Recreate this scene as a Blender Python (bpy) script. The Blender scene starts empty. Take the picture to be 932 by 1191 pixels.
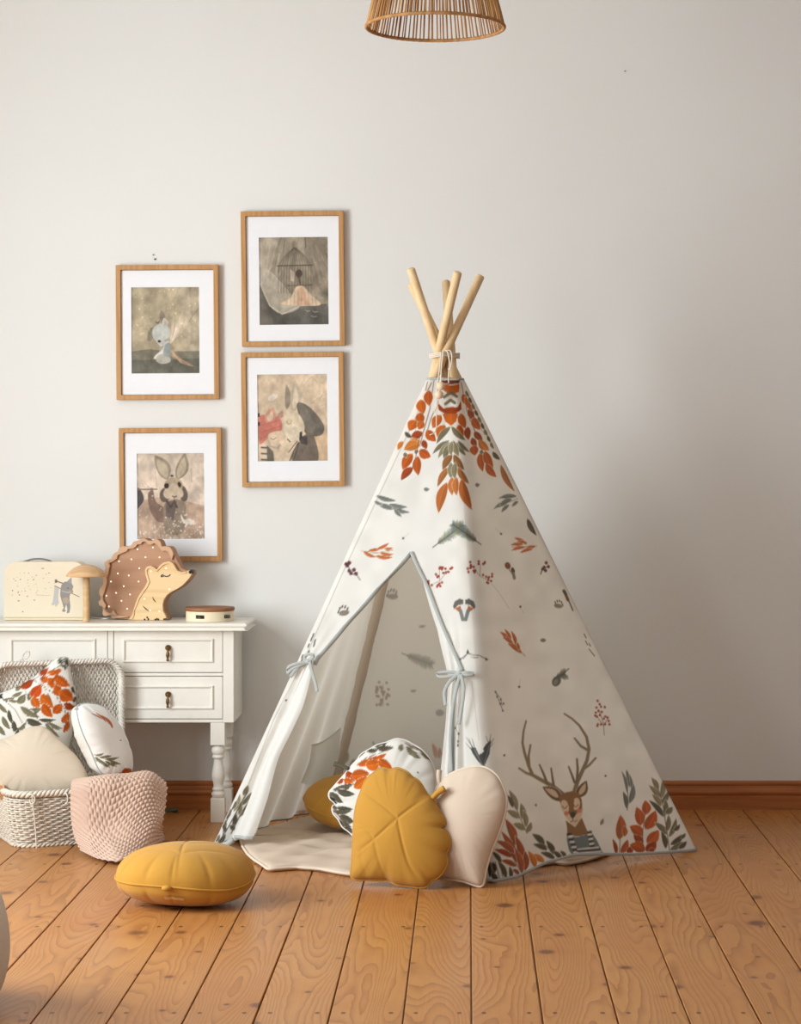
WORLD_E, WIN1_E, WIN2_E, EXPOSURE = 0.32, 126.0, 46.0, 0.11
import bpy, bmesh, math, random
import numpy as np
from mathutils import Vector
R = math.radians
rng = np.random.RandomState(7)
random.seed(7)
SC = bpy.context.scene
COL = SC.collection

# ---------------------------------------------------------------- camera geometry
F_PX, VX, VY = 2556.0, 545.0, 550.0          # focal length in pixels, vanishing point of the room's depth
CAM_H, CAM_Y = 1.214, -7.938                 # wall_back stands at Y = 0

def at(px, py, Y):
    d = Y - CAM_Y
    return np.array([(px - VX) * d / F_PX, Y, CAM_H - (py - VY) * d / F_PX])

def on_floor(px, py, z=0.0):
    d = (CAM_H - z) * F_PX / (py - VY)
    return np.array([(px - VX) * d / F_PX, CAM_Y + d, z])

def to_px(P):
    P = np.asarray(P, float)
    d = P[..., 1] - CAM_Y
    return VX + P[..., 0] * F_PX / d, VY - (P[..., 2] - CAM_H) * F_PX / d

def on_plane(px, py, p0, n):
    o = np.array([0.0, CAM_Y, CAM_H])
    r = np.array([(px - VX) / F_PX, 1.0, -(py - VY) / F_PX])
    t = np.dot(np.asarray(p0) - o, n) / np.dot(r, n)
    return o + r * t

cam_d = bpy.data.cameras.new('camera')
cam = bpy.data.objects.new('camera', cam_d)
COL.objects.link(cam)
cam.location = (0, CAM_Y, CAM_H)
cam.rotation_euler = (R(90), 0, 0)
cam_d.sensor_fit = 'HORIZONTAL'
cam_d.sensor_width = 36
cam_d.lens = 36 * F_PX / 932
cam_d.shift_x = -(VX - 466) / 932
cam_d.shift_y = -(595.5 - VY) / 932
SC.camera = cam

# ---------------------------------------------------------------- colours and materials
def lin(c):
    c = np.asarray(c, float)
    return np.where(c <= 0.04045, c / 12.92, ((c + 0.055) / 1.055) ** 2.4)

def rgb(r, g, b):
    return tuple(lin(np.array([r, g, b]) / 255.0)) + (1.0,)

class NT:
    """small wrapper that wires a material's nodes"""
    def __init__(self, name):
        self.m = bpy.data.materials.new(name)
        self.m.use_nodes = True
        self.t = self.m.node_tree
        self.t.nodes.clear()
        self.out = self.t.nodes.new('ShaderNodeOutputMaterial')
    def n(self, typ, **kw):
        nd = self.t.nodes.new('ShaderNode' + typ)
        for k, v in kw.items():
            if k.startswith('i_'):
                key = k[2:]
                key = int(key) if key.isdigit() else key.replace('_', ' ')
                self.put(nd.inputs[key], v)
            else:
                setattr(nd, k, v)
        return nd
    def put(self, sock, v):
        if isinstance(v, bpy.types.NodeSocket):
            self.t.links.new(v, sock)
        else:
            sock.default_value = v
    def math(self, op, a, b=None, clamp=False):
        nd = self.t.nodes.new('ShaderNodeMath')
        nd.operation = op
        nd.use_clamp = clamp
        self.put(nd.inputs[0], a)
        if b is not None:
            self.put(nd.inputs[1], b)
        return nd.outputs[0]
    def mix(self, f, a, b, blend='MIX'):
        nd = self.t.nodes.new('ShaderNodeMix')
        nd.data_type = 'RGBA'
        nd.blend_type = blend
        self.put(nd.inputs[0], f)
        self.put(nd.inputs[6], a)
        self.put(nd.inputs[7], b)
        return nd.outputs[2]
    def ramp(self, f, stops):
        nd = self.t.nodes.new('ShaderNodeValToRGB')
        cr = nd.color_ramp
        cr.elements[0].position, cr.elements[0].color = stops[0]
        cr.elements[1].position, cr.elements[1].color = stops[-1]
        for p, c in stops[1:-1]:
            e = cr.elements.new(p)
            e.color = c
        self.put(nd.inputs[0], f)
        return nd.outputs[0]
    def coords(self, scale=(1, 1, 1), loc=(0, 0, 0), kind='Object'):
        tc = self.t.nodes.new('ShaderNodeTexCoord')
        mp = self.t.nodes.new('ShaderNodeMapping')
        self.t.links.new(tc.outputs[kind], mp.inputs[0])
        mp.inputs['Scale'].default_value = scale
        mp.inputs['Location'].default_value = loc
        return mp.outputs[0]
    def noise(self, vec, scale=5, detail=3, rough=0.5):
        nd = self.t.nodes.new('ShaderNodeTexNoise')
        self.put(nd.inputs['Vector'], vec)
        nd.inputs['Scale'].default_value = scale
        nd.inputs['Detail'].default_value = detail
        nd.inputs['Roughness'].default_value = rough
        return nd.outputs[0]
    def bump(self, h, strength=0.2, dist=0.002):
        nd = self.t.nodes.new('ShaderNodeBump')
        nd.inputs['Strength'].default_value = strength
        nd.inputs['Distance'].default_value = dist
        self.put(nd.inputs['Height'], h)
        return nd.outputs[0]
    def bsdf(self, col, rough=0.6, spec=0.4, normal=None, metal=0.0, sheen=0.0):
        b = self.t.nodes.new('ShaderNodeBsdfPrincipled')
        self.put(b.inputs['Base Color'], col)
        self.put(b.inputs['Roughness'], rough)
        b.inputs['Specular IOR Level'].default_value = spec
        b.inputs['Metallic'].default_value = metal
        b.inputs['Sheen Weight'].default_value = sheen
        if normal is not None:
            self.put(b.inputs['Normal'], normal)
        return b
    def end(self, sh):
        self.t.links.new(sh, self.out.inputs[0])
        return self.m

def m_plain(name, c, rough=0.6, spec=0.4, var=0.08, scale=30, bump=0.1, bdist=0.001, metal=0.0):
    t = NT(name)
    co = t.coords()
    nz = t.noise(co, scale, 4)
    c = np.array(rgb(*c))
    lo = tuple(np.clip(c[:3] * (1 - var), 0, 1)) + (1,)
    hi = tuple(np.clip(c[:3] * (1 + var), 0, 1)) + (1,)
    col = t.ramp(nz, [(0.3, lo), (0.7, hi)])
    nrm = t.bump(t.noise(co, scale * 6, 2), bump, bdist)
    return t.end(t.bsdf(col, rough, spec, nrm, metal).outputs[0])

def m_fabric(name, c=None, thread=900, rough=0.9, trans=0.0, var=0.06, bump=0.25, attr=False, sheen=0.0):
    """woven cloth; attr=True takes its colour from the printed pattern stored in the mesh"""
    t = NT(name)
    co = t.coords()
    big = t.noise(co, 9, 3)
    if attr:
        base = t.n('Attribute', attribute_name='Col').outputs['Color']
    else:
        base = rgb(*c)
    dark = t.mix(1.0, base, (1 - var, 1 - var, 1 - var, 1), 'MULTIPLY')
    col = t.mix(big, dark, base)
    nx = t.noise(t.coords((1, 0.06, 1)), thread, 1)
    ny = t.noise(t.coords((0.06, 1, 0.06)), thread, 1)
    h = t.math('ADD', nx, ny)
    nrm = t.bump(h, bump, 0.0006)
    b = t.bsdf(col, rough, 0.15, nrm, 0.0, sheen)
    if trans <= 0:
        return t.end(b.outputs[0])
    tr = t.n('BsdfTranslucent')
    t.put(tr.inputs[0], col)
    mx = t.n('MixShader', i_0=trans)
    t.t.links.new(b.outputs[0], mx.inputs[1])
    t.t.links.new(tr.outputs[0], mx.inputs[2])
    return t.end(mx.outputs[0])

def m_wood(name, c1, c2, along='X', rings=16, rough=0.5, spec=0.35, bump=0.08):
    t = NT(name)
    s = {'X': (0.6, 9, 9), 'Y': (9, 0.6, 9), 'Z': (9, 9, 0.6)}[along]
    co = t.coords(s)
    nz = t.noise(co, 1.6, 2, 0.4)
    w = t.math('SINE', t.math('MULTIPLY', nz, rings * 6.283))
    w = t.math('MULTIPLY_ADD', w, 0.5)
    w.node.inputs[2].default_value = 0.5
    fine = t.noise(t.coords(tuple(v * 10 for v in s)), 3, 2)
    f = t.math('MULTIPLY_ADD', fine, 0.5)
    t.put(f.node.inputs[2], t.math('MULTIPLY', w, 0.5))
    col = t.ramp(f, [(0.15, rgb(*c1)), (0.85, rgb(*c2))])
    return t.end(t.bsdf(col, rough, spec, t.bump(f, bump, 0.001)).outputs[0])

# ---------------------------------------------------------------- objects
def origin_of(o):
    p = np.zeros(3)
    while o is not None:
        p += np.array(o.location)
        o = o.parent
    return p

def mk(name, V, Fs, mat, parent=None, smooth=True, col=None, mats=None, midx=None, loc=None, attrs=None):
    """one mesh object; V are world points"""
    V = np.asarray(V, float).reshape(-1, 3)
    if loc is None:
        org = origin_of(parent)
    else:
        org = origin_of(parent) + np.asarray(loc, float) if parent is None else np.asarray(loc, float)
    me = bpy.data.meshes.new(name)
    if isinstance(Fs, np.ndarray):
        n, k = Fs.shape
        me.vertices.add(len(V))
        me.vertices.foreach_set('co', (V - org).astype(np.float32).ravel())
        me.loops.add(n * k)
        me.polygons.add(n)
        me.loops.foreach_set('vertex_index', Fs.astype(np.int32).ravel())
        me.polygons.foreach_set('loop_start', np.arange(0, n * k, k, dtype=np.int32))
        me.update(calc_edges=True)
    else:
        me.from_pydata([tuple(v) for v in (V - org)], [], [tuple(int(i) for i in f) for f in Fs])
    me.validate()
    for m in (mats or [mat]):
        me.materials.append(m)
    if midx is not None:
        me.polygons.foreach_set('material_index', np.asarray(midx, dtype=np.int32))
    me.polygons.foreach_set('use_smooth', np.full(len(me.polygons), bool(smooth)))
    if col is not None:
        a = me.color_attributes.new('Col', 'FLOAT_COLOR', 'POINT')
        c4 = np.ones((len(V), 4), np.float32)
        c4[:, :3] = col
        a.data.foreach_set('color', c4.ravel())
    for k, v in (attrs or {}).items():
        a = me.attributes.new(k, 'FLOAT', 'POINT')
        a.data.foreach_set('value', np.asarray(v, np.float32))
    me.update()
    o = bpy.data.objects.new(name, me)
    COL.objects.link(o)
    if parent is not None:
        o.parent = parent
        if loc is not None:
            o.location = np.asarray(loc) - origin_of(parent)
    else:
        o.location = org
    return o

def tag(o, label=None, cat=None, group=None, kind=None):
    if label: o['label'] = label
    if cat: o['category'] = cat
    if group: o['group'] = group
    if kind: o['kind'] = kind
    return o

def thing(name, loc, label, cat, group=None):
    o = bpy.data.objects.new(name, None)
    o.empty_display_size = 0.05
    o.location = tuple(loc)
    COL.objects.link(o)
    return tag(o, label, cat, group)

class MB:
    """collects shapes into ONE mesh"""
    def __init__(self):
        self.V, self.F = [], []
        self.n = 0
    def add(self, V, F):
        V = np.asarray(V, float).reshape(-1, 3)
        self.V.append(V)
        self.F += [tuple(int(i) + self.n for i in f) for f in F]
        self.n += len(V)
        return self
    def build(self, name, mat, parent=None, smooth=True, **k):
        return mk(name, np.concatenate(self.V), self.F, mat, parent, smooth, **k)

def box_vf(lo, hi):
    x0, y0, z0 = lo
    x1, y1, z1 = hi
    V = [(x0, y0, z0), (x1, y0, z0), (x1, y1, z0), (x0, y1, z0), (x0, y0, z1), (x1, y0, z1), (x1, y1, z1), (x0, y1, z1)]
    return V, [(0, 3, 2, 1), (4, 5, 6, 7), (0, 1, 5, 4), (1, 2, 6, 5), (2, 3, 7, 6), (3, 0, 4, 7)]

def bevel(o, w=0.003, seg=2, angle=35):
    m = o.modifiers.new('edge', 'BEVEL')
    m.width, m.segments, m.limit_method, m.angle_limit = w, seg, 'ANGLE', R(angle)
    m.harden_normals = False
    return o

def box(name, lo, hi, mat, parent=None, bw=0.003):
    o = mk(name, *box_vf(lo, hi), mat, parent, smooth=False)
    if bw:
        bevel(o, bw)
    return o

def resample(P, n, closed=False):
    P = np.asarray(P, float)
    if closed:
        P = np.vstack([P, P[:1]])
    d = np.r_[0, np.cumsum(np.linalg.norm(np.diff(P, axis=0), axis=1))]
    s = np.linspace(0, d[-1], n, endpoint=not closed)
    return np.stack([np.interp(s, d, P[:, i]) for i in range(P.shape[1])], 1)

def spline(P, n, closed=False):
    """Catmull-Rom through the points, evenly resampled"""
    P = np.asarray(P, float)
    k = len(P)
    out = []
    rngi = range(k if closed else k - 1)
    for i in rngi:
        if closed:
            p0, p1, p2, p3 = P[(i - 1) % k], P[i], P[(i + 1) % k], P[(i + 2) % k]
        else:
            p0, p1, p2, p3 = P[max(i - 1, 0)], P[i], P[i + 1], P[min(i + 2, k - 1)]
        for t in np.linspace(0, 1, 12, endpoint=False):
            out.append(0.5 * ((2 * p1) + (-p0 + p2) * t + (2 * p0 - 5 * p1 + 4 * p2 - p3) * t * t + (-p0 + 3 * p1 - 3 * p2 + p3) * t ** 3))
    if not closed:
        out.append(P[-1])
    return resample(np.array(out), n, closed)

def tube_vf(P, ra, rb=None, seg=8, closed=False, hint=None):
    """tube along P with half-axes ra (sideways) and rb (along hint); ra may vary along the path"""
    P = np.asarray(P, float)
    n = len(P)
    ra = np.broadcast_to(np.asarray(ra, float), (n,))
    rb = ra if rb is None else np.broadcast_to(np.asarray(rb, float), (n,))
    if closed:
        T = np.roll(P, -1, 0) - np.roll(P, 1, 0)
    else:
        T = np.gradient(P, axis=0)
    T /= np.maximum(np.linalg.norm(T, axis=1, keepdims=True), 1e-9)
    N = np.zeros_like(P)
    if hint is not None:
        h = np.broadcast_to(np.asarray(hint, float), P.shape)
        N = h - (h * T).sum(1, keepdims=True) * T
    else:
        v = np.array([0, 0, 1.0]) if abs(T[0, 2]) < 0.9 else np.array([1.0, 0, 0])
        for i in range(n):
            v = v - v.dot(T[i]) * T[i]
            v = v / max(np.linalg.norm(v), 1e-9)
            N[i] = v
    N /= np.maximum(np.linalg.norm(N, axis=1, keepdims=True), 1e-9)
    B = np.cross(T, N)
    a = np.linspace(0, 2 * math.pi, seg, endpoint=False)
    V = P[:, None] + B[:, None] * (np.cos(a)[None, :, None] * ra[:, None, None]) + N[:, None] * (np.sin(a)[None, :, None] * rb[:, None, None])
    V = V.reshape(-1, 3)
    F = []
    m = n if closed else n - 1
    for i in range(m):
        j = (i + 1) % n
        for k in range(seg):
            k2 = (k + 1) % seg
            F.append((i * seg + k, i * seg + k2, j * seg + k2, j * seg + k))
    if not closed:
        F.append(tuple(range(seg - 1, -1, -1)))
        F.append(tuple((n - 1) * seg + k for k in range(seg)))
    return V, F

def tube(name, P, ra, mat, parent=None, rb=None, seg=8, closed=False, hint=None):
    return mk(name, *tube_vf(P, ra, rb, seg, closed, hint), mat, parent)

def lathe_vf(prof, c, seg=32, axis='Z'):
    """prof: (radius, height) pairs from bottom to top"""
    a = np.linspace(0, 2 * math.pi, seg, endpoint=False)
    V, F = [], []
    for r, h in prof:
        for t in a:
            V.append((r * math.cos(t), r * math.sin(t), h))
    n = len(prof)
    for i in range(n - 1):
        for k in range(seg):
            k2 = (k + 1) % seg
            F.append((i * seg + k, i * seg + k2, (i + 1) * seg + k2, (i + 1) * seg + k))
    F.append(tuple(range(seg - 1, -1, -1)))
    F.append(tuple((n - 1) * seg + k for k in range(seg)))
    V = np.array(V)
    if axis == 'Y':                       # height runs towards the camera (-Y)
        V = np.stack([V[:, 0], -V[:, 2], V[:, 1]], 1)
    return V + np.asarray(c), F

def ball_vf(c, r, seg=16, ring=10):
    r = np.broadcast_to(np.asarray(r, float), (3,))
    V = [(0, 0, -1)]
    for i in range(1, ring):
        p = math.pi * i / ring
        for k in range(seg):
            a = 2 * math.pi * k / seg
            V.append((math.sin(p) * math.cos(a), math.sin(p) * math.sin(a), -math.cos(p)))
    V.append((0, 0, 1))
    F = [(0, 1 + (k + 1) % seg, 1 + k) for k in range(seg)]
    for i in range(ring - 2):
        for k in range(seg):
            k2 = (k + 1) % seg
            F.append((1 + i * seg + k, 1 + i * seg + k2, 1 + (i + 1) * seg + k2, 1 + (i + 1) * seg + k))
    top = len(V) - 1
    F += [(top, 1 + (ring - 2) * seg + k, 1 + (ring - 2) * seg + (k + 1) % seg) for k in range(seg)]
    return np.array(V) * r + np.asarray(c), F

def grid_faces(nr, nc, off=0, flip=False):
    i = np.arange(nr - 1)[:, None] * nc + np.arange(nc - 1)[None, :] + off
    q = np.stack([i, i + 1, i + nc + 1, i + nc], -1).reshape(-1, 4)
    return q[:, ::-1] if flip else q

def patch(ctrl, nr, nc):
    """smooth surface through a grid of control points (rows x cols x 3)"""
    C = np.asarray(ctrl, float)
    rows = np.stack([spline(C[i], nc) for i in range(C.shape[0])])
    return np.stack([spline(rows[:, j], nr) for j in range(nc)], 1)

# ---------------------------------------------------------------- drawing of printed patterns
class Art:
    """a drawing in picture units that is later stored in a mesh as its printed colour"""
    def __init__(self, x0, y0, x1, y1, s, bg):
        self.x0, self.y0, self.s = x0, y0, s
        self.W, self.H = int((x1 - x0) * s), int((y1 - y0) * s)
        self.a = np.empty((self.H, self.W, 3), np.float32)
        self.a[:] = np.array(bg, float) / 255
        self.tr = (0, 0, 1.0)
        self.edge, self.bg, self.round = 0.0, bg, False
    def at(self, ox, oy, s):
        self.tr = (ox, oy, s)
        return self
    def _p(self, P):
        P = np.asarray(P, float).reshape(-1, 2)
        ox, oy, s = self.tr
        return np.stack([(P[:, 0] / s + ox - self.x0) * self.s, (P[:, 1] / s + oy - self.y0) * self.s], 1)
    def _box(self, P, m=2):
        x0, y0 = np.floor(P.min(0) - m).astype(int)
        x1, y1 = np.ceil(P.max(0) + m).astype(int)
        x0, y0, x1, y1 = max(x0, 0), max(y0, 0), min(x1, self.W), min(y1, self.H)
        if x1 <= x0 or y1 <= y0:
            return None
        yy, xx = np.mgrid[y0:y1, x0:x1]
        return (slice(y0, y1), slice(x0, x1)), xx + 0.5, yy + 0.5
    def _blend(self, sl, mask, c, al=1.0):
        c = np.array(c, float) / 255
        m = (mask * al)[..., None]
        self.a[sl] = self.a[sl] * (1 - m) + c * m
    def poly(self, P, c, al=1.0):
        P = self._p(P)
        if self.round and len(P) > 4 and np.ptp(P[:, 0]) < .6 * self.W and len(P) < 20:
            P = spline(P, 60, True)
        b = self._box(P)
        if b is None:
            return
        sl, xx, yy = b
        ins = np.zeros(xx.shape, bool)
        for (xa, ya), (xb, yb) in zip(P, np.roll(P, -1, 0)):
            if ya == yb:
                continue
            cr = ((ya > yy) != (yb > yy)) & (xx < (xb - xa) * (yy - ya) / (yb - ya) + xa)
            ins ^= cr
        self._blend(sl, ins.astype(np.float32), c, al)
    def stroke(self, P, w, c, al=1.0, w2=None):
        P = self._p(P)
        k = self.s / self.tr[2]
        w, w2 = w * k / 2, (w if w2 is None else w2) * k / 2
        n = len(P) - 1
        for i in range(n):
            a, bb = P[i], P[i + 1]
            wa, wb = w + (w2 - w) * i / n, w + (w2 - w) * (i + 1) / n
            b = self._box(np.array([a, bb]), max(wa, wb) + 2)
            if b is None:
                continue
            sl, xx, yy = b
            d = bb - a
            t = np.clip(((xx - a[0]) * d[0] + (yy - a[1]) * d[1]) / max(d @ d, 1e-9), 0, 1)
            ds = np.hypot(xx - a[0] - t * d[0], yy - a[1] - t * d[1])
            self._blend(sl, np.clip(wa + (wb - wa) * t - ds + 0.5, 0, 1), c, al)
    def dot(self, x, y, r, c, al=1.0, ry=None, rot=0):
        a = np.linspace(0, 2 * math.pi, 20, endpoint=False)
        ry = r if ry is None else ry
        X, Y = r * np.cos(a), ry * np.sin(a)
        cr, sr = math.cos(rot), math.sin(rot)
        self.poly(np.stack([x + X * cr - Y * sr, y + X * sr + Y * cr], 1), c, al)
    def leaf(self, x0, y0, x1, y1, w, c, vein=True, al=1.0):
        t = np.linspace(0, 1, 12)
        h = 0.5 * w * np.sin(math.pi * t ** 0.85) ** 0.85
        d = np.array([x1 - x0, y1 - y0], float)
        L = max(np.hypot(*d), 1e-6)
        nrm = np.array([-d[1], d[0]]) / L
        ax = np.array([x0, y0]) + t[:, None] * d + nrm * (0.06 * L * np.sin(math.pi * t))[:, None]
        if vein and self.edge:
            g = h + self.edge * self.tr[2] * .45
            u = d / L * self.edge * self.tr[2] * .4
            a2 = ax.copy(); a2[0] -= u; a2[-1] += u
            self.poly(np.vstack([a2 + nrm * g[:, None], (a2 - nrm * g[:, None])[::-1]]), self.bg, .9)
        self.poly(np.vstack([ax + nrm * h[:, None], (ax - nrm * h[:, None])[::-1]]), c, al)
        if vein:
            self.poly(np.vstack([ax, (ax - nrm * h[:, None])[::-1]]), [v * 0.86 for v in c], 0.6 * al)
            self.stroke(ax, 0.07 * w, [min(255, v * 1.15 + 12) for v in c], 0.5 * al)
    def feather(self, x0, y0, x1, y1, w, c, dens=26, seed=1):
        r = np.random.RandomState(seed)
        p, q = np.array([x0, y0], float), np.array([x1, y1], float)
        d = q - p
        nrm = np.array([-d[1], d[0]]) / np.hypot(*d)
        u = d / np.hypot(*d)
        for t in np.linspace(0.18, 1, dens):
            b = p + d * t
            L = w * (0.35 + 0.65 * math.sin(math.pi * min(1, (t - 0.1) * 1.0))) * (0.8 + 0.4 * r.rand())
            for sg in (1, -1):
                e = b + nrm * sg * L * 0.5 + u * L * 0.45
                cc = [v * (0.85 + 0.4 * r.rand()) for v in c]
                self.stroke([b, (b + e) / 2 + u * L * 0.05, e], w * 0.09, cc, 0.8, w * 0.03)
        self.stroke([p, q], w * 0.07, [v * 0.6 for v in c])
    def soft(self, k=1):
        for _ in range(k):
            a = self.a
            p = np.pad(a, ((1, 1), (1, 1), (0, 0)), 'edge')
            self.a = (p[:-2, 1:-1] + p[2:, 1:-1] + p[1:-1, :-2] + p[1:-1, 2:] + 2 * a) / 6
        return self
    def noise(self, amp, seed=3):
        r = np.random.RandomState(seed)
        self.a = np.clip(self.a + r.normal(0, amp, self.a.shape[:2])[..., None].astype(np.float32), 0, 1)
        return self
    def wash(self, amp, cells, seed=4):
        """soft watercolour blotches"""
        r = np.random.RandomState(seed)
        g = r.rand(cells + 1, cells + 1)
        y = np.linspace(0, cells - 1e-3, self.H)
        x = np.linspace(0, cells - 1e-3, self.W)
        yi, xi = y.astype(int), x.astype(int)
        fy, fx = (y - yi)[:, None], (x - xi)[None]
        fy, fx = fy * fy * (3 - 2 * fy), fx * fx * (3 - 2 * fx)
        v = (g[yi][:, xi] * (1 - fy) * (1 - fx) + g[yi + 1][:, xi] * fy * (1 - fx) + g[yi][:, xi + 1] * (1 - fy) * fx + g[yi + 1][:, xi + 1] * fy * fx)
        self.a = np.clip(self.a * (1 + (v - 0.5)[..., None] * amp), 0, 1).astype(np.float32)
        return self
    def sample(self, px, py):
        x = np.clip((np.asarray(px) - self.x0) * self.s - 0.5, 0, self.W - 1.001)
        y = np.clip((np.asarray(py) - self.y0) * self.s - 0.5, 0, self.H - 1.001)
        xi, yi = x.astype(int), y.astype(int)
        fx, fy = (x - xi)[..., None], (y - yi)[..., None]
        A = self.a
        c = A[yi, xi] * (1 - fx) * (1 - fy) + A[yi, xi + 1] * fx * (1 - fy) + A[yi + 1, xi] * (1 - fx) * fy + A[yi + 1, xi + 1] * fx * fy
        return lin(c)
# ================================================================ the room
def m_wall():
    t = NT('painted plaster')
    co = t.coords()
    big = t.noise(co, 0.9, 4, 0.55)
    col = t.ramp(big, [(0.3, rgb(227, 225, 220)), (0.7, rgb(231, 229, 225))])
    h = t.math('ADD', t.noise(co, 7, 4, 0.6), t.math('MULTIPLY', t.noise(co, 160, 2), 0.25))
    return t.end(t.bsdf(col, 0.75, 0.2, t.bump(h, 0.10, 0.004)).outputs[0])
M_WALL = m_wall()

def m_floor():
    t = NT('varnished pine boards')
    tc = t.n('TexCoord').outputs['Object']
    sp = t.n('SeparateXYZ')
    t.put(sp.inputs[0], tc)
    X, Y = sp.outputs[0], sp.outputs[1]
    board = t.n('Attribute', attribute_name='board').outputs['Fac']
    bu = t.n('Attribute', attribute_name='across').outputs['Fac']
    def vec(sx, sy, k):
        c = t.n('CombineXYZ')
        t.put(c.inputs[0], t.math('ADD', t.math('MULTIPLY', X, sx), t.math('MULTIPLY', board, 37.0 * k)))
        t.put(c.inputs[1], t.math('ADD', t.math('MULTIPLY', Y, sy), t.math('MULTIPLY', board, 91.0 * k)))
        t.put(c.inputs[2], t.math('MULTIPLY', board, 13.0))
        return c.outputs[0]
    # growth rings: contour lines of a long stretched noise
    warp = t.noise(vec(14, 5, 1.3), 1.0, 2, 0.5)
    f0 = t.noise(vec(6.5, 0.62, 1.0), 1.0, 1, 0.4)
    f = t.math('ADD', f0, t.math('MULTIPLY', warp, 0.05))
    ph = t.math('MULTIPLY', f, 32.0)
    fr = t.math('FRACT', ph)
    ring = t.math('POWER', fr, 3.0)
    fibre = t.noise(vec(260, 5, 2.0), 1.0, 2, 0.5)
    tint = t.n('TexWhiteNoise', noise_dimensions='1D')
    t.put(tint.inputs['W'], t.math('MULTIPLY', board, 217.0))
    tv = tint.outputs['Value']
    light = t.mix(tv, rgb(203, 144, 83), rgb(190, 128, 67))
    dark = t.mix(tv, rgb(148, 90, 42), rgb(140, 83, 37))
    k = t.math('MULTIPLY', ring, t.math('MULTIPLY_ADD', t.noise(vec(3, 1.1, 3.0), 1.0, 2), 0.9))
    k.node.inputs[1].default_value = 0.9
    k = t.math('ADD', t.math('MULTIPLY', ring, 0.62), t.math('MULTIPLY', fibre, 0.34), clamp=True)
    col = t.mix(k, light, dark)
    patchy = t.noise(vec(3.0, 1.6, 4.0), 1.0, 3, 0.6)
    col = t.mix(t.math('MULTIPLY', t.math('SUBTRACT', patchy, 0.45, True), 1.6, True), col, rgb(172, 105, 58))
    # knots
    vo = t.n('TexVoronoi', voronoi_dimensions='2D')
    t.put(vo.inputs['Vector'], vec(4.2, 3.4, 5.0))
    vo.inputs['Scale'].default_value = 1.0
    ksep = t.n('SeparateColor')
    t.put(ksep.inputs[0], vo.outputs['Color'])
    kvar = t.math('ADD', t.math('MULTIPLY', ksep.outputs[0], 1.9), 0.62)
    ds = t.math('ADD', t.math('MULTIPLY', vo.outputs['Distance'], kvar), t.math('MULTIPLY', warp, 0.07))
    kn = t.ramp(ds, [(0.075, (1, 1, 1, 1)), (0.125, (0, 0, 0, 1))])
    halo = t.ramp(ds, [(0.10, (1, 1, 1, 1)), (0.26, (0, 0, 0, 1))])
    col = t.mix(t.math('MULTIPLY', halo, 0.30), col, rgb(160, 92, 46))
    col = t.mix(t.math('MULTIPLY', kn, 0.78), col, rgb(88, 48, 26))
    # nail heads in rows across the joists
    fy = t.math('SUBTRACT', t.math('FRACT', t.math('ADD', t.math('DIVIDE', t.math('ADD', Y, 2.998), 0.94), 0.5)), 0.5)
    dy = t.math('MULTIPLY', fy, 0.94)
    nails = None
    for u0 in (0.17, 0.83):
        dx = t.math('MULTIPLY', t.math('SUBTRACT', bu, u0), 0.163)
        d2 = t.math('SQRT', t.math('ADD', t.math('MULTIPLY', dx, dx), t.math('MULTIPLY', t.math('MULTIPLY', dy, dy), 0.35)))
        v = t.math('LESS_THAN', d2, 0.0056)
        nails = v if nails is None else t.math('MAXIMUM', nails, v)
    col = t.mix(t.math('MULTIPLY', nails, 0.8), col, rgb(52, 32, 20))
    rough = t.math('MULTIPLY_ADD', t.noise(vec(5, 4, 6.0), 1.0, 3), 0.22)
    rough.node.inputs[2].default_value = 0.24
    h = t.math('ADD', t.math('MULTIPLY', ring, 0.25), t.noise(vec(9, 3, 7.0), 1.0, 3))
    return t.end(t.bsdf(col, rough, 0.42, t.bump(h, 0.12, 0.003)).outputs[0])
M_FLOOR = m_floor()

XL, XR, YF, ZC = -2.75, 4.6, -9.4, 3.35
def build_floor():
    gaps = [-1.287, -1.126, -.966, -.799, -.6326, -.4754, -.3106, -.145, .0066, .1648, .3314, .4905, .6458, .813, .99]
    while gaps[0] > XL: gaps.insert(0, gaps[0] - .163)
    while gaps[-1] < XR: gaps.append(gaps[-1] + .165)
    prof, bid, bu = [], [], []
    for i in range(len(gaps) - 1):
        a, b = gaps[i], gaps[i + 1]
        g = .0014 + .0009 * ((i * 7) % 4) / 3
        r = rng.rand()
        for x, z, u in ((a + g, -.012, 0), (a + g, -.0012, 0), (a + g + .0016, 0, .01), (b - g - .0016, 0, .99), (b - g, -.0012, 1), (b - g, -.012, 1)):
            prof.append((x, z)); bid.append(r); bu.append(u)
    ys = np.linspace(YF, 0.02, 30)
    n = len(prof)
    V = np.zeros((len(ys), n, 3))
    V[:, :, 0] = np.array(prof)[:, 0]
    V[:, :, 2] = np.array(prof)[:, 1]
    V[:, :, 1] = ys[:, None]
    o = mk('floor', V.reshape(-1, 3), grid_faces(len(ys), n), M_FLOOR, None, False,
           attrs={'board': np.tile(bid, len(ys)), 'across': np.tile(bu, len(ys))})
    tag(o, kind='structure')
build_floor()

def struct(name, lo, hi, mat):
    return tag(mk(name, *box_vf(lo, hi), mat, None, False), kind='structure')
struct('wall_back', (XL - .1, 0, -.05), (XR + .1, .12, ZC + .1), M_WALL)
struct('wall_right', (XR, YF, -.05), (XR + .1, 0, ZC + .1), M_WALL)
struct('ceiling', (XL, YF, ZC), (XR, 0, ZC + .1), M_WALL)

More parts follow.
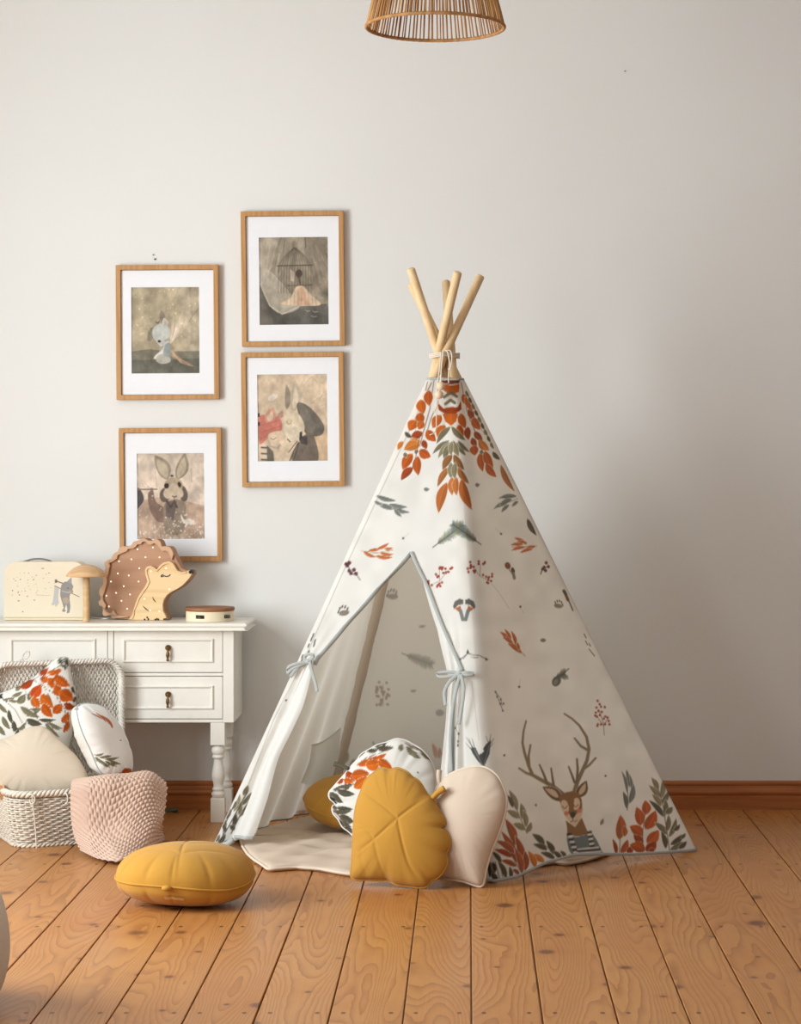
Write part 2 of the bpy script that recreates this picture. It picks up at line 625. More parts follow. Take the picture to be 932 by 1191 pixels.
WINS = [(-3.3, -1.8), (-5.7, -4.2)]            # two tall windows in the wall on the light's side
WZ0, WZ1 = 0.55, 2.45
def build_wall_left():
    b = MB()
    cuts = [YF] + [v for w in sorted(WINS) for v in w] + [0.0]
    for i in range(0, len(cuts), 2):
        b.add(*box_vf((XL - .1, cuts[i], -.05), (XL, cuts[i + 1], ZC + .1)))
    for y0, y1 in WINS:
        b.add(*box_vf((XL - .1, y0, -.05), (XL, y1, WZ0)))
        b.add(*box_vf((XL - .1, y0, WZ1), (XL, y1, ZC + .1)))
    tag(b.build('wall_left', M_WALL, None, False), kind='structure')
build_wall_left()
M_WPAINT = m_plain('window paint', (236, 234, 230), 0.45, 0.4)
for k, (y0, y1) in enumerate(WINS):
    b = MB()
    for lo, hi in (((y0, WZ0), (y0 + .06, WZ1)), ((y1 - .06, WZ0), (y1, WZ1)), ((y0, WZ0), (y1, WZ0 + .07)), ((y0, WZ1 - .07), (y1, WZ1)),
                   (((y0 + y1) / 2 - .03, WZ0), ((y0 + y1) / 2 + .03, WZ1)), ((y0, 1.85), (y1, 1.90))):
        b.add(*box_vf((XL - .075, lo[0], lo[1]), (XL - .03, hi[0], hi[1])))
    tag(b.build('window_%d' % (k + 1), M_WPAINT, None, False), kind='structure')

# baseboard with a rounded top moulding and a groove
M_BASE = m_wood('varnished skirting wood', (162, 96, 46), (182, 112, 58), 'X', 8, 0.38, 0.45)
def skirting(name, p0, p1, nrm):
    prof = [(0, .0), (.020, 0), (.020, .046), (.0165, .049), (.0165, .053), (.021, .057), (.0225, .064), (.020, .072), (.015, .077), (.013, .086), (.016, .090), (.0165, .096), (.013, .101), (0, .103)]
    p0, p1, nrm = np.array(p0, float), np.array(p1, float), np.array(nrm, float)
    V = []
    for p in (p0, p1):
        for o, z in prof:
            V.append(p + nrm * o + np.array([0, 0, z]))
    n = len(prof)
    Fs = [(i, i + 1, n + i + 1, n + i) for i in range(n - 1)] + [tuple(range(n)), tuple(range(2 * n - 1, n - 1, -1))]
    tag(mk(name, V, Fs, M_BASE, None, False), kind='structure')
skirting('baseboard_back', (XL, 0, 0), (XR, 0, 0), (0, -1, 0))
skirting('baseboard_left', (XL, YF, 0), (XL, -.023, 0), (1, 0, 0))
skirting('baseboard_right', (XR, YF, 0), (XR, -.023, 0), (-1, 0, 0))

# small nails left in the wall
M_NAIL = m_plain('dark nail steel', (70, 66, 62), 0.4, 0.5, metal=0.6)
for (x, y, r, lab) in ((178.5, 296.5, .0022, 'tiny dark nail in the wall above the frame with the fairy creature picture'),
                       (180.5, 301.5, .0032, 'dark nail head just above the top edge of the fairy creature frame'),
                       (727, 83, .0022, 'tiny dark nail high in the bare wall beside the pendant lamp')):
    c = at(x, y, 0)
    o = mk('nail', *lathe_vf([(r * .5, -.02), (r * .5, .004), (r, .004), (r, .0055), (r * .4, .0065)], c, 10, 'Y'), M_NAIL)
    tag(o, lab, 'nail')

# ---------------------------------------------------------------- daylight
W = bpy.data.worlds.new('overcast daylight')
SC.world = W
W.use_nodes = True
bg = W.node_tree.nodes['Background']
bg.inputs[0].default_value = (0.94, 0.97, 1.0, 1)
bg.inputs[1].default_value = WORLD_E
def win_light(y0, y1, power, col):
    d = bpy.data.lights.new('window_daylight', 'AREA')
    d.shape = 'RECTANGLE'
    d.size, d.size_y = (WZ1 - WZ0) * .96, (y1 - y0) * .96
    d.energy, d.color = power, col
    o = bpy.data.objects.new('window_daylight', d)
    COL.objects.link(o)
    o.location = (XL - .02, (y0 + y1) / 2, (WZ0 + WZ1) / 2)
    o.rotation_euler = (0, R(-90), 0)
win_light(*WINS[0], WIN1_E, (.87, .955, 1.0))
win_light(*WINS[1], WIN2_E, (.87, .955, 1.0))
SC.view_settings.view_transform = 'Standard'
SC.view_settings.look = 'None'
SC.view_settings.exposure = EXPOSURE
SC.view_settings.gamma = 1.0
SC.view_settings.use_curve_mapping = False
# ================================================================ the play tent
OR, OR2, DOR, LOR, RUST, BRN = (204, 102, 32), (194, 90, 26), (162, 64, 24), (216, 128, 52), (170, 82, 42), (178, 112, 62)
OLV, DOLV, LOLV, GRY, STEM = (124, 118, 92), (86, 82, 66), (148, 140, 110), (122, 128, 124), (128, 96, 84)
INK, PLUM, BERRY = (70, 68, 66), (98, 48, 60), (160, 58, 44)
CLOTH = (244, 244, 240)

art = Art(232, 425, 824, 1045, 3, CLOTH)
art.edge = 1.1
def draw_outside(A):
    T4, T5, T2, T3, T8, T6, T7 = (460, 370, 6.657), (440, 480, 5.178), (320, 560, 2.4526), (540, 780, 3.3286), (230, 880, 4.905), (310, 720, 6.2133), (500, 740, 7.4417)
    # seams beside the poles
    A.at(0, 0, 1)
    A.stroke([(502, 446), (440, 578), (398, 668), (355, 765), (318, 838), (270, 962)], 1.2, (196, 196, 192), .8)
    A.at(*T7); A.stroke([(362, 380), (400, 690), (425, 900)], 5, (205, 204, 200), .8)
    # crown of autumn leaves
    A.at(*T4)
    for P in ([(300, 480), (268, 700), (215, 890), (190, 990)], [(335, 640), (275, 780), (240, 900)], [(510, 500), (560, 740), (640, 930), (690, 990)], [(250, 490), (235, 560)], [(280, 500), (240, 580)], [(470, 740), (540, 900)]):
        A.stroke(P, 7, STEM, .8)
    A.poly([(372, 560), (380, 510), (430, 522), (496, 512), (492, 572), (430, 596)], OR)
    A.poly([(355, 480), (505, 480), (490, 505), (430, 512), (365, 505)], (120, 62, 44))
    A.poly([(328, 655), (372, 700), (428, 688), (484, 690), (508, 640), (512, 706), (470, 738), (430, 742), (380, 738), (335, 710)], DOR)
    A.stroke([(378, 612), (430, 574), (474, 606)], 22, OLV); A.stroke([(388, 664), (428, 634), (460, 656)], 22, OLV)
    A.poly([(365, 742), (430, 738), (484, 740), (470, 800), (432, 834), (388, 800)], OR); A.stroke([(430, 745), (432, 825)], 4, LOR)
    for x0, y0, x1, y1, w, c in ((262, 560, 262, 680, 72, OR2), (196, 630, 218, 742, 78, OR), (188, 732, 204, 822, 72, OR2), (162, 790, 106, 872, 76, OR), (218, 800, 178, 862, 60, OR),
                                 (212, 884, 116, 942, 62, DOR), (192, 950, 86, 990, 62, LOR), (355, 752, 290, 852, 74, OR), (243, 866, 312, 954, 72, OR2), (382, 828, 332, 934, 78, OR),
                                 (505, 738, 542, 852, 62, OR), (488, 826, 524, 924, 60, OR2), (562, 842, 566, 942, 52, DOR), (522, 586, 572, 682, 48, OR2), (578, 690, 604, 792, 50, DOR),
                                 (600, 770, 656, 864, 62, OR2), (612, 880, 676, 944, 50, DOR), (540, 610, 600, 720, 40, OR)):
        A.leaf(x0, y0, x1, y1, w, c)
    for i in range(9):
        x, y = 545 + i * 24, 560 + i * 50
        A.leaf(x, y, x + 26, y + 52, 22, DOLV if i % 2 else OLV)
    for P in ([(245, 570), (225, 700), (150, 880)], [(520, 590), (600, 740), (690, 900)]):
        A.stroke(P, 3, STEM, .6)
    A.at(*T5)
    for x0, y0, x1, y1, w, c in ((160, 116, 205, 152, 26, DOLV), (150, 172, 118, 224, 30, LOR), (252, 186, 156, 222, 62, LOR), (248, 226, 316, 268, 58, OR2), (206, 246, 148, 344, 58, OR2),
                                 (238, 262, 242, 378, 52, OR2), (208, 328, 138, 406, 46, DOR), (272, 164, 292, 218, 36, DOR), (566, 152, 592, 204, 36, DOR), (580, 196, 582, 258, 52, OR2),
                                 (606, 166, 668, 228, 46, LOR), (618, 240, 630, 354, 44, OR2), (642, 232, 692, 334, 50, OR2), (648, 308, 712, 388, 42, OR2), (690, 236, 734, 284, 26, DOLV),
                                 (738, 314, 822, 474, 34, BRN), (160, 240, 170, 270, 24, OLV), (236, 222, 226, 250, 22, OLV), (620, 225, 626, 250, 20, OLV),
                                 (436, 84, 352, 186, 34, OLV), (442, 84, 526, 166, 34, OLV), (428, 168, 328, 248, 28, OLV), (430, 178, 362, 274, 28, LOLV), (432, 188, 398, 288, 36, OLV),
                                 (474, 178, 528, 258, 28, OLV), (480, 168, 552, 238, 24, OLV), (452, 168, 486, 262, 38, LOLV), (444, 172, 440, 262, 30, LOLV),
                                 (446, 252, 388, 344, 44, (150, 104, 62)), (456, 252, 518, 344, 44, (150, 104, 62)), (430, 326, 358, 446, 38, BRN), (480, 330, 548, 428, 38, BRN),
                                 (440, 300, 442, 400, 34, LOLV), (466, 300, 462, 400, 34, LOLV), (414, 420, 364, 604, 58, (196, 112, 54)), (446, 388, 446, 498, 40, (206, 122, 62)), (472, 388, 472, 498, 40, (206, 122, 62)),
                                 (500, 400, 564, 584, 58, (196, 112, 54)), (274, 460, 310, 461, 22, GRY), (584, 436, 612, 432, 22, GRY)):
        A.leaf(x0, y0, x1, y1, w, c)
    for P in ([(255, 130), (228, 260), (205, 340)], [(590, 130), (640, 260), (664, 340)]):
        A.stroke(P, 4, STEM, .8)
    A.at(*T2)
    for x0, y0, x1, y1, w in ((288, 40, 346, 55, 13), (292, 62, 350, 78, 13), (326, 64, 378, 73, 12), (334, 76, 384, 88, 12), (340, 78, 362, 101, 10), (284, 56, 306, 66, 9),
                              (690, 42, 638, 48, 12), (664, 60, 626, 76, 12), (676, 50, 640, 68, 12), (668, 66, 646, 88, 10), (694, 56, 676, 72, 9)):
        A.leaf(x0, y0, x1, y1, w, GRY)
    A.stroke([(284, 58), (340, 70), (382, 90)], 1.5, GRY); A.stroke([(694, 48), (660, 62), (624, 78)], 1.5, GRY)
    A.leaf(720, 106, 746, 154, 14, DOLV)
    A.feather(450, 188, 536, 124, 34, (128, 136, 126), 30, 2); A.feather(588, 180, 508, 122, 34, (112, 120, 110), 30, 3)
    for x0, y0, x1, y1, w in ((252, 200, 288, 216, 10), (266, 197, 306, 188, 9), (290, 193, 326, 175, 9), (286, 212, 336, 216, 11), (300, 204, 338, 208, 9), (312, 192, 336, 190, 8),
                              (744, 184, 708, 198, 10), (718, 180, 682, 160, 10), (708, 180, 672, 181, 9), (714, 187, 674, 197, 9), (736, 192, 698, 204, 9), (720, 176, 690, 172, 8)):
        A.leaf(x0, y0, x1, y1, w, (202, 112, 62))
    A.stroke([(246, 198), (290, 204), (336, 196)], 1.4, BRN); A.stroke([(748, 184), (710, 186), (676, 186)], 1.4, BRN)
    for x, y in ((366, 162), (645, 149), (700, 357), (697, 586)):
        A.dot(x, y, 3, INK)
    for P in ([(366, 162), (382, 148)], [(645, 149), (628, 132)], [(697, 584), (700, 566)], [(700, 360), (710, 376)]):
        A.stroke(P, .8, (190, 184, 176))
    for x, y in ((206, 240), (212, 232), (203, 236), (212, 255), (217, 262), (225, 252), (231, 263)):
        A.dot(x, y, 5.5, PLUM)
    A.stroke([(208, 240), (218, 262), (234, 268), (243, 281)], 2, (80, 50, 50))
    for x, y in ((774, 232), (780, 243), (768, 245), (772, 254), (764, 250)):
        A.dot(x, y, 4.5, PLUM)
    A.stroke([(774, 244), (762, 252), (758, 264)], 2.5, (80, 50, 50))
    for ox, fl, s in ((197, 1, 1), (808, -1, .8)):
        oy = 375 if fl > 0 else 355
        A.dot(ox, oy, 15 * s, (140, 130, 120), ry=8 * s, rot=-.2 * fl)
        for tx, ty in ((-16, -3), (-12, -13), (-5, -18), (3, -17), (10, -12)):
            A.dot(ox + tx * fl * s, oy + ty * s, 2.2 * s, (90, 84, 80), ry=5.5 * s, rot=.3 * fl)
    r = np.random.RandomState(5)
    for cx, cy, fl in ((475, 258, 1), (580, 245, -1)):
        for k in range(15):
            x, y = cx + r.uniform(-20, 32) * fl, cy + r.uniform(-18, 16)
            A.dot(x, y, 3.6, BERRY)
        for k in range(10):
            x, y = cx + fl * r.uniform(-38, 2), cy + r.uniform(22, 42)
            if fl < 0: x, y = cx + r.uniform(12, 44), cy + r.uniform(16, 46)
            A.dot(x, y, 3.4, BERRY)
        A.stroke([(cx - 34 * fl, cy + 40), (cx - 5 * fl, cy + 25), (cx + 18 * fl, cy - 4)], 1, STEM); A.stroke([(cx - 5 * fl, cy + 25), (cx - 6 * fl, cy - 8)], 1, STEM)
    A.stroke([(600, 268), (640, 318), (668, 362)], 1, (190, 182, 172))
    for cx, fl in ((523, 1), (557, -1)):
        A.poly([(cx - 9 * fl, 362), (cx + 6 * fl, 354), (cx + 9 * fl, 370), (cx + 2 * fl, 372), (cx - 3 * fl, 368)], (196, 106, 58))
        A.stroke([(cx + 6 * fl, 368), (cx + 13 * fl, 394)], 10, (128, 134, 134))
        A.poly([(cx - 15 * fl, 356), (cx - 10 * fl, 342), (cx + 4 * fl, 334), (cx + 14 * fl, 338), (cx + 14 * fl, 350), (cx, 352), (cx - 12 * fl, 364)], (108, 106, 102))
    A.dot(664, 240, 8, (132, 74, 50), ry=10, rot=-.4); A.stroke([(668, 250), (682, 272)], 3, (150, 140, 130)); A.dot(679, 254, 5, (84, 60, 50), ry=9, rot=-.3); A.stroke([(680, 262), (683, 276)], 8, (130, 126, 118))
    A.stroke([(826, 314), (836, 338)], 8, (150, 90, 60)); A.stroke([(834, 330), (850, 368)], 3, INK); A.stroke([(824, 312), (830, 322)], 8, (80, 84, 84))
    A.stroke([(522, 510), (538, 504), (550, 490), (562, 494), (582, 496), (606, 508)], 1.6, INK); A.stroke([(522, 510), (540, 498), (550, 490)], 1, INK); A.stroke([(558, 500), (570, 502), (580, 502)], 1.2, INK)
    A.poly([(546, 490), (550, 478), (555, 492)], INK); A.poly([(600, 502), (610, 509), (600, 511)], INK)
    for x0, y0, x1, y1, w in ((668, 452, 642, 429, 10), (674, 454, 655, 421, 9), (688, 468, 674, 426, 10), (680, 464, 650, 444, 11), (704, 490, 664, 462, 14), (696, 482, 690, 458, 8)):
        A.leaf(x0, y0, x1, y1, w, (192, 98, 48))
    A.stroke([(714, 498), (690, 474), (660, 440)], 1.6, BRN)
    A.dot(765, 453, 8, (128, 126, 118), ry=5)
    A.dot(803, 570, 12, (98, 98, 90), ry=15, rot=.5); A.feather(797, 560, 826, 550, 30, (92, 94, 86), 12, 4); A.stroke([(822, 548), (838, 534)], 2.5, INK); A.dot(801, 572, 6, (140, 138, 130), ry=9, rot=.5)
    A.stroke([(628, 598), (638, 622), (650, 654)], 1.3, INK); A.stroke([(628, 598), (645, 620), (648, 640)], 1, INK)
    for x, y in ((634, 614), (644, 622), (643, 634), (652, 634), (650, 654), (629, 600)):
        A.dot(x, y, 2.6, INK)
    for P in ([(882, 435), (888, 446)], [(886, 455), (892, 466)], [(896, 462), (900, 470)], [(896, 478), (912, 498)]):
        A.stroke(P, 2, INK)
    # the deer and the plants along the hem of the shaded face
    A.at(*T3)
    for x, y in ((517, 117), (525, 130), (513, 143), (530, 140), (545, 141), (510, 163), (520, 156), (533, 160), (547, 178), (515, 179), (526, 172), (508, 174), (541, 186), (556, 182), (560, 195), (563, 208), (546, 207), (530, 208), (518, 208), (516, 214)):
        A.dot(x, y, 4.6, BERRY)
    A.stroke([(543, 250), (540, 205), (522, 150)], 2, STEM); A.stroke([(540, 212), (556, 186)], 2, STEM); A.stroke([(541, 215), (520, 185)], 2, STEM)
    A.poly([(24, 300), (44, 298), (58, 328), (66, 316), (84, 286), (104, 268), (98, 322), (76, 374), (50, 346), (34, 322)], (78, 80, 82))
    for x0, y0, x1, y1 in ((36, 300, 8, 258), (32, 300, 18, 262), (40, 296, 30, 262), (28, 306, 6, 280), (94, 280, 84, 252), (98, 276, 104, 246), (102, 284, 116, 262), (100, 296, 114, 280)):
        A.stroke([(x0, y0), (x1, y1)], 2.4, (90, 92, 92), 1, 1)
    A.stroke([(40, 305), (72, 368)], 3, (150, 150, 148)); A.stroke([(98, 290), (76, 366)], 3, (140, 140, 138)); A.poly([(58, 316), (72, 300), (78, 312), (66, 322)], CLOTH)
    AN, AN2 = (138, 120, 94), (122, 104, 80)
    A.stroke([(382, 478), (345, 448), (300, 424), (265, 404), (250, 368), (234, 318), (226, 280), (230, 235), (240, 195)], 17, AN, 1, 6)
    A.stroke([(268, 406), (240, 396), (213, 378)], 11, AN, 1, 7); A.stroke([(252, 368), (250, 330), (257, 288)], 10, AN, 1, 7)
    A.stroke([(322, 438), (308, 400), (292, 364)], 11, AN2, 1, 6); A.stroke([(348, 450), (342, 414), (337, 378)], 10, AN2, 1, 6)
    A.stroke([(428, 468), (438, 432), (458, 388), (476, 348), (484, 304), (474, 256), (446, 212), (418, 186), (388, 167)], 17, AN, 1, 6)
    A.stroke([(476, 306), (452, 292), (428, 262)], 11, AN, 1, 7); A.stroke([(458, 384), (484, 366), (510, 338)], 11, AN, 1, 7)
    A.stroke([(437, 432), (440, 380), (437, 342)], 11, AN2, 1, 7); A.stroke([(428, 432), (416, 400), (405, 372)], 10, AN2, 1, 6)
    A.leaf(378, 504, 304, 450, 42, (110, 84, 58)); A.leaf(366, 492, 312, 456, 22, (214, 190, 166), False)
    A.leaf(436, 492, 474, 426, 40, (110, 84, 58)); A.leaf(444, 482, 470, 434, 20, (214, 190, 166), False)
    A.poly([(394, 580), (430, 606), (456, 570), (468, 600), (482, 632), (440, 642), (400, 634), (399, 610)], (146, 106, 70))
    A.poly([(368, 490), (384, 474), (420, 466), (446, 476), (456, 502), (458, 540), (452, 574), (436, 602), (426, 600), (398, 574), (376, 534)], (142, 100, 64))
    CR = (226, 204, 176)
    A.poly([(378, 536), (400, 548), (414, 560), (430, 560), (444, 546), (457, 532), (453, 572), (434, 602), (424, 600), (396, 572)], CR)
    A.dot(390, 526, 16, CR, ry=26, rot=-.25); A.dot(434, 516, 15, CR, ry=24, rot=.12)
    A.poly([(396, 500), (426, 498), (424, 545), (412, 545)], (142, 100, 64))
    for x, y in ((390, 524), (433, 518)):
        A.stroke([(x - 9, y), (x - 6, y + 7), (x, y + 9), (x + 6, y + 6), (x + 8, y - 1)], 2.4, (86, 66, 52))
    A.dot(396, 553, 9, (216, 128, 104)); A.dot(445, 543, 9, (216, 128, 104))
    A.poly([(408, 552), (420, 546), (432, 549), (432, 560), (421, 574), (412, 564)], (62, 52, 50))
    A.stroke([(421, 572), (421, 582), (412, 586)], 2, (70, 58, 52)); A.stroke([(421, 582), (432, 584), (437, 578)], 2, (70, 58, 52))
    TE = (108, 126, 130)
    A.poly([(399, 634), (412, 642), (440, 644), (476, 634), (490, 620), (516, 660), (542, 716), (425, 724), (406, 694), (398, 655)], TE)
    for k in range(9):
        y = 634 + k * 10; c = (240, 238, 232) if k % 2 else (52, 52, 56)
        A.stroke([(401 + k * 3.6, y), (414 + k * 3.6, y - 1)], 8, c)
        if k < 7: A.stroke([(480 + k * 1.6, 626 + k * 9), (491 + k * 1.8, 624 + k * 9)], 8, c)
    for k in range(4):
        A.stroke([(440 - k, 692 + k * 8), (520 + k * 5, 684 + k * 8)], 6, (240, 238, 232) if k % 2 == 0 else (52, 52, 56))
    for x0, y0, x1, y1, w, c in ((206, 542, 174, 462, 22, LOLV), (214, 572, 166, 542, 24, LOLV), (236, 616, 190, 592, 24, LOLV), (228, 578, 220, 514, 24, LOLV), (240, 606, 230, 540, 20, LOLV), (242, 628, 260, 586, 20, LOLV), (190, 530, 168, 482, 18, DOLV),
                                 (312, 674, 264, 632, 24, DOLV), (322, 694, 268, 672, 20, DOLV), (350, 712, 318, 658, 22, DOLV), (352, 728, 296, 704, 20, DOLV), (376, 728, 344, 698, 18, DOLV), (396, 722, 372, 698, 14, DOLV),
                                 (200, 676, 160, 574, 32, RUST), (204, 744, 144, 622, 28, RUST), (228, 752, 198, 638, 28, RUST), (236, 774, 236, 698, 24, RUST), (196, 706, 128, 658, 26, RUST), (312, 742, 256, 712, 24, LOR), (186, 722, 118, 692, 22, DOR), (204, 758, 142, 734, 20, RUST), (226, 784, 196, 686, 24, (190, 92, 50)), (278, 764, 248, 698, 24, LOR), (214, 790, 188, 768, 16, RUST),
                                 (112, 812, 98, 736, 18, DOLV), (164, 804, 130, 734, 20, DOLV), (182, 806, 176, 758, 16, DOLV), (144, 744, 108, 700, 18, DOLV), (132, 816, 98, 782, 20, DOLV), (100, 800, 88, 730, 14, (60, 58, 50)), (120, 780, 110, 740, 16, (60, 58, 50)),
                                 (632, 474, 610, 388, 12, GRY), (640, 452, 628, 382, 11, (104, 108, 102)), (650, 474, 638, 398, 11, GRY), (640, 514, 656, 438, 22, GRY), (630, 534, 616, 468, 18, (104, 108, 102)), (528, 598, 539, 571, 13, LOLV),
                                 (600, 654, 606, 558, 40, (190, 98, 48)), (622, 642, 620, 600, 20, (190, 98, 48)), (608, 708, 634, 654, 26, (186, 90, 44)), (590, 712, 576, 652, 16, DOR), (632, 708, 652, 678, 24, DOR),
                                 (704, 558, 702, 502, 36, OR2), (684, 600, 668, 528, 38, OR2), (702, 614, 742, 542, 44, OR2), (692, 638, 642, 602, 40, OR2), (692, 674, 656, 636, 30, DOR), (708, 668, 754, 618, 42, (204, 98, 40)), (702, 696, 642, 674, 42, OR2), (704, 698, 744, 664, 38, DOR), (716, 700, 738, 690, 20, DOR),
                                 (752, 464, 726, 414, 20, LOLV), (758, 494, 716, 444, 20, LOLV), (764, 494, 768, 428, 20, LOLV), (766, 514, 792, 468, 20, OLV), (764, 524, 728, 478, 20, LOLV), (774, 566, 716, 502, 20, DOLV), (776, 564, 780, 498, 20, OLV), (780, 554, 808, 528, 22, OLV), (786, 634, 738, 588, 22, OLV), (784, 624, 792, 558, 20, OLV), (782, 688, 764, 622, 20, DOLV), (794, 644, 822, 572, 20, OLV), (800, 674, 852, 632, 22, DOLV), (798, 694, 848, 662, 20, OLV), (812, 620, 836, 596, 16, DOLV), (830, 690, 862, 660, 18, DOLV), (840, 650, 858, 630, 12, DOLV)):
        A.leaf(x0, y0, x1, y1, w, c)
    for P in ([(244, 630), (215, 565), (176, 470)], [(392, 724), (330, 690), (270, 640)], [(226, 790), (200, 690), (166, 600)], [(226, 790), (176, 700), (130, 664)], [(796, 700), (785, 620), (770, 520), (742, 424)], [(632, 540), (634, 480), (628, 390)], [(690, 700), (692, 620), (704, 530)], [(602, 706), (606, 600)], [(140, 812), (120, 740)], [(150, 800), (140, 750)]):
        A.stroke(P, 3, (112, 100, 92), .9)
    for x, y in ((213, 63), (156, 328), (278, 520), (548, 408)):
        A.dot(x, y, 4, INK)
    # olive branches low on the narrow strip by the far pole
    A.at(*T8)
    for x0, y0, x1, y1, w, c in ((258, 220, 288, 162, 28, OLV), (252, 276, 308, 202, 24, OLV), (206, 314, 242, 212, 24, LOLV), (240, 344, 296, 248, 24, OLV), (236, 334, 244, 256, 22, LOLV), (168, 354, 184, 286, 22, OLV), (200, 394, 220, 326, 26, DOLV), (150, 424, 152, 346, 22, OLV), (160, 436, 138, 376, 22, DOLV), (92, 486, 128, 446, 26, OLV), (210, 420, 184, 392, 30, DOLV), (120, 500, 160, 440, 20, DOLV), (226, 440, 262, 372, 22, DOLV), (186, 500, 150, 484, 26, DOLV), (200, 300, 224, 250, 18, OLV), (150, 360, 176, 320, 18, DOLV)):
        A.leaf(x0, y0, x1, y1, w, c)
    for P in ([(110, 500), (165, 420), (230, 300), (285, 200)], [(140, 490), (150, 400), (215, 260)], [(190, 440), (240, 340), (300, 250)]):
        A.stroke(P, 5, (84, 82, 84))
    A.at(*T6)
    for x, y in ((338, 116), (325, 145), (350, 160), (345, 185), (305, 190), (305, 240), (290, 265), (260, 270), (254, 302)):
        A.stroke([(x - 4, y + 12), (x + 4, y - 10)], 9, (84, 82, 82))
    A.dot(142, 587, 7, INK)
    A.at(*T7); A.stroke([(258, 694), (222, 790), (252, 850), (240, 950)], 4, INK, .5)
    for x, y in ((256, 694), (222, 795), (250, 845), (245, 910), (244, 945)):
        A.dot(x, y, 7, INK, ry=10)
draw_outside(art)
art.wash(.05, 40).soft(2)

art_in = Art(310, 430, 560, 1000, 2, CLOTH)
def draw_inside(A):
    T2, T1b = (320, 560, 2.4526), (330, 850, 4.66)
    A.at(*T2)
    A.feather(362, 490, 446, 522, 34, (110, 110, 106), 26, 6); A.dot(336, 328, 15, (120, 112, 104), ry=8)
    for tx, ty in ((-16, -3), (-12, -13), (-5, -18), (3, -17), (10, -12)):
        A.dot(336 + tx, 328 + ty, 2.4, INK, ry=5.5, rot=.3)
    r = np.random.RandomState(8)
    for k in range(26):
        x = 306 + r.uniform(-18, 20); A.dot(x, 602 + r.uniform(-30, 36), 3.6, (120, 84, 74))
    A.stroke([(308, 640), (308, 580)], 1.5, STEM)
    A.leaf(410, 414, 430, 411, 7, GRY); A.leaf(386, 598, 404, 596, 7, GRY)
    for x, y in ((268, 430), (274, 440), (266, 452), (276, 462), (262, 470), (366, 204), (358, 214)):
        A.leaf(x, y, x + 7, y - 12, 5, OLV)
    A.dot(470, 660, 12, (140, 136, 130), ry=9)
    A.at(*T1b)
    for x0, y0, x1, y1, w, c in ((318, 176, 300, 120, 22, OLV), (334, 176, 346, 108, 22, OLV), (358, 196, 384, 150, 20, OLV), (490, 80, 482, 56, 10, OLV), (826, 150, 806, 66, 24, OR), (840, 150, 846, 90, 20, OR2), (66, 440, 138, 428, 18, OR), (140, 430, 170, 440, 14, DOR)):
        A.leaf(x0, y0, x1, y1, w, c)
draw_inside(art_in)
art_in.soft(2)

# ---- where the five poles stand and cross (L and F flank the doorway)
FEET = np.array([on_floor(256, 984), on_floor(572, 1026), on_floor(803, 990), [.43, -.085, 0], [-.50, -.085, 0]])
CROSS = np.array([(517 - VX) * 7.218 / F_PX, -.72, CAM_H + (VY - 412) * 7.218 / F_PX])
POLE_R, TWIST = .0142, .024
Z_TOP = CAM_H + (VY - 441) * 7.20 / F_PX
cen = FEET.mean(0)
OUT = FEET - np.array([CROSS[0], CROSS[1], 0])
OUT /= np.linalg.norm(OUT, axis=1, keepdims=True)
PERP = np.stack([-OUT[:, 1], OUT[:, 0], 0 * OUT[:, 0]], 1)
KNOT = CROSS + PERP * TWIST                    # each pole passes the crossing beside its neighbours
def pole_at(i, z):
    z = np.asarray(z, float)[..., None]
    return FEET[i] + (KNOT[i] - FEET[i]) * (z / CROSS[2])
def soft_edge(z):
    return np.clip(.30 * (1.56 - np.asarray(z, float)), .004, .055)
def corner(i, z):
    z = np.asarray(z, float)
    p, a, b = pole_at(i, z), pole_at((i - 1) % 5, z), pole_at((i + 1) % 5, z)
    da = (a - p) / np.linalg.norm(a - p, axis=-1)[..., None]
    db = (b - p) / np.linalg.norm(b - p, axis=-1)[..., None]
    bis = da + db
    ln = np.linalg.norm(bis, axis=-1)                    # 2 cos(half angle)
    sh = np.sqrt(np.maximum(1 - ln ** 2 / 4, .05))
    return p - bis / ln[..., None] * ((POLE_R + .0025) / sh + .26 * ln * soft_edge(z))[..., None]

def cloth_point(i, u, z):
    """point of the tent cloth on face i: u runs from pole i to pole i+1, z is the height"""
    u, z = np.broadcast_arrays(np.asarray(u, float), np.asarray(z, float))
    A, B = corner(i, z), corner((i + 1) % 5, z)
    P, N = corner((i - 1) % 5, z), corner((i + 2) % 5, z)
    L = np.linalg.norm(B - A, axis=-1)
    s = u * L
    e = np.minimum(soft_edge(z), .40 * L)
    pt = A + (B - A) * u[..., None]
    dAB = (B - A) / L[..., None]
    dAP = (P - A) / np.linalg.norm(P - A, axis=-1)[..., None]
    dBN = (N - B) / np.linalg.norm(N - B, axis=-1)[..., None]
    t = ((s + e) / (2 * e))[..., None]
    c1 = (A + dAP * e[..., None]) * (1 - t) ** 2 + A * 2 * t * (1 - t) + (A + dAB * e[..., None]) * t ** 2
    t2 = ((s - (L - e)) / (2 * e))[..., None]
    c2 = (B - dAB * e[..., None]) * (1 - t2) ** 2 + B * 2 * t2 * (1 - t2) + (B + dBN * e[..., None]) * t2 ** 2
    pt = np.where((s < e)[..., None], c1, np.where((s > L - e)[..., None], c2, pt))
    nrm = np.stack([dAB[..., 1], -dAB[..., 0], 0 * dAB[..., 0]], -1)
    nrm *= np.sign((nrm * OUT[i]).sum(-1))[..., None]
    sag = np.sin(math.pi * u) * np.sin(math.pi * np.clip(z / Z_TOP, 0, 1)) * .012
    wr = (np.sin(u * 21 + z * 3 + i) * np.sin(z * 4 + i * 2) + .6 * np.sin(u * 9 - z * 11 + i)) * .0016 * np.sin(math.pi * u) ** 2
    return pt - nrm * (sag - wr)[..., None], nrm

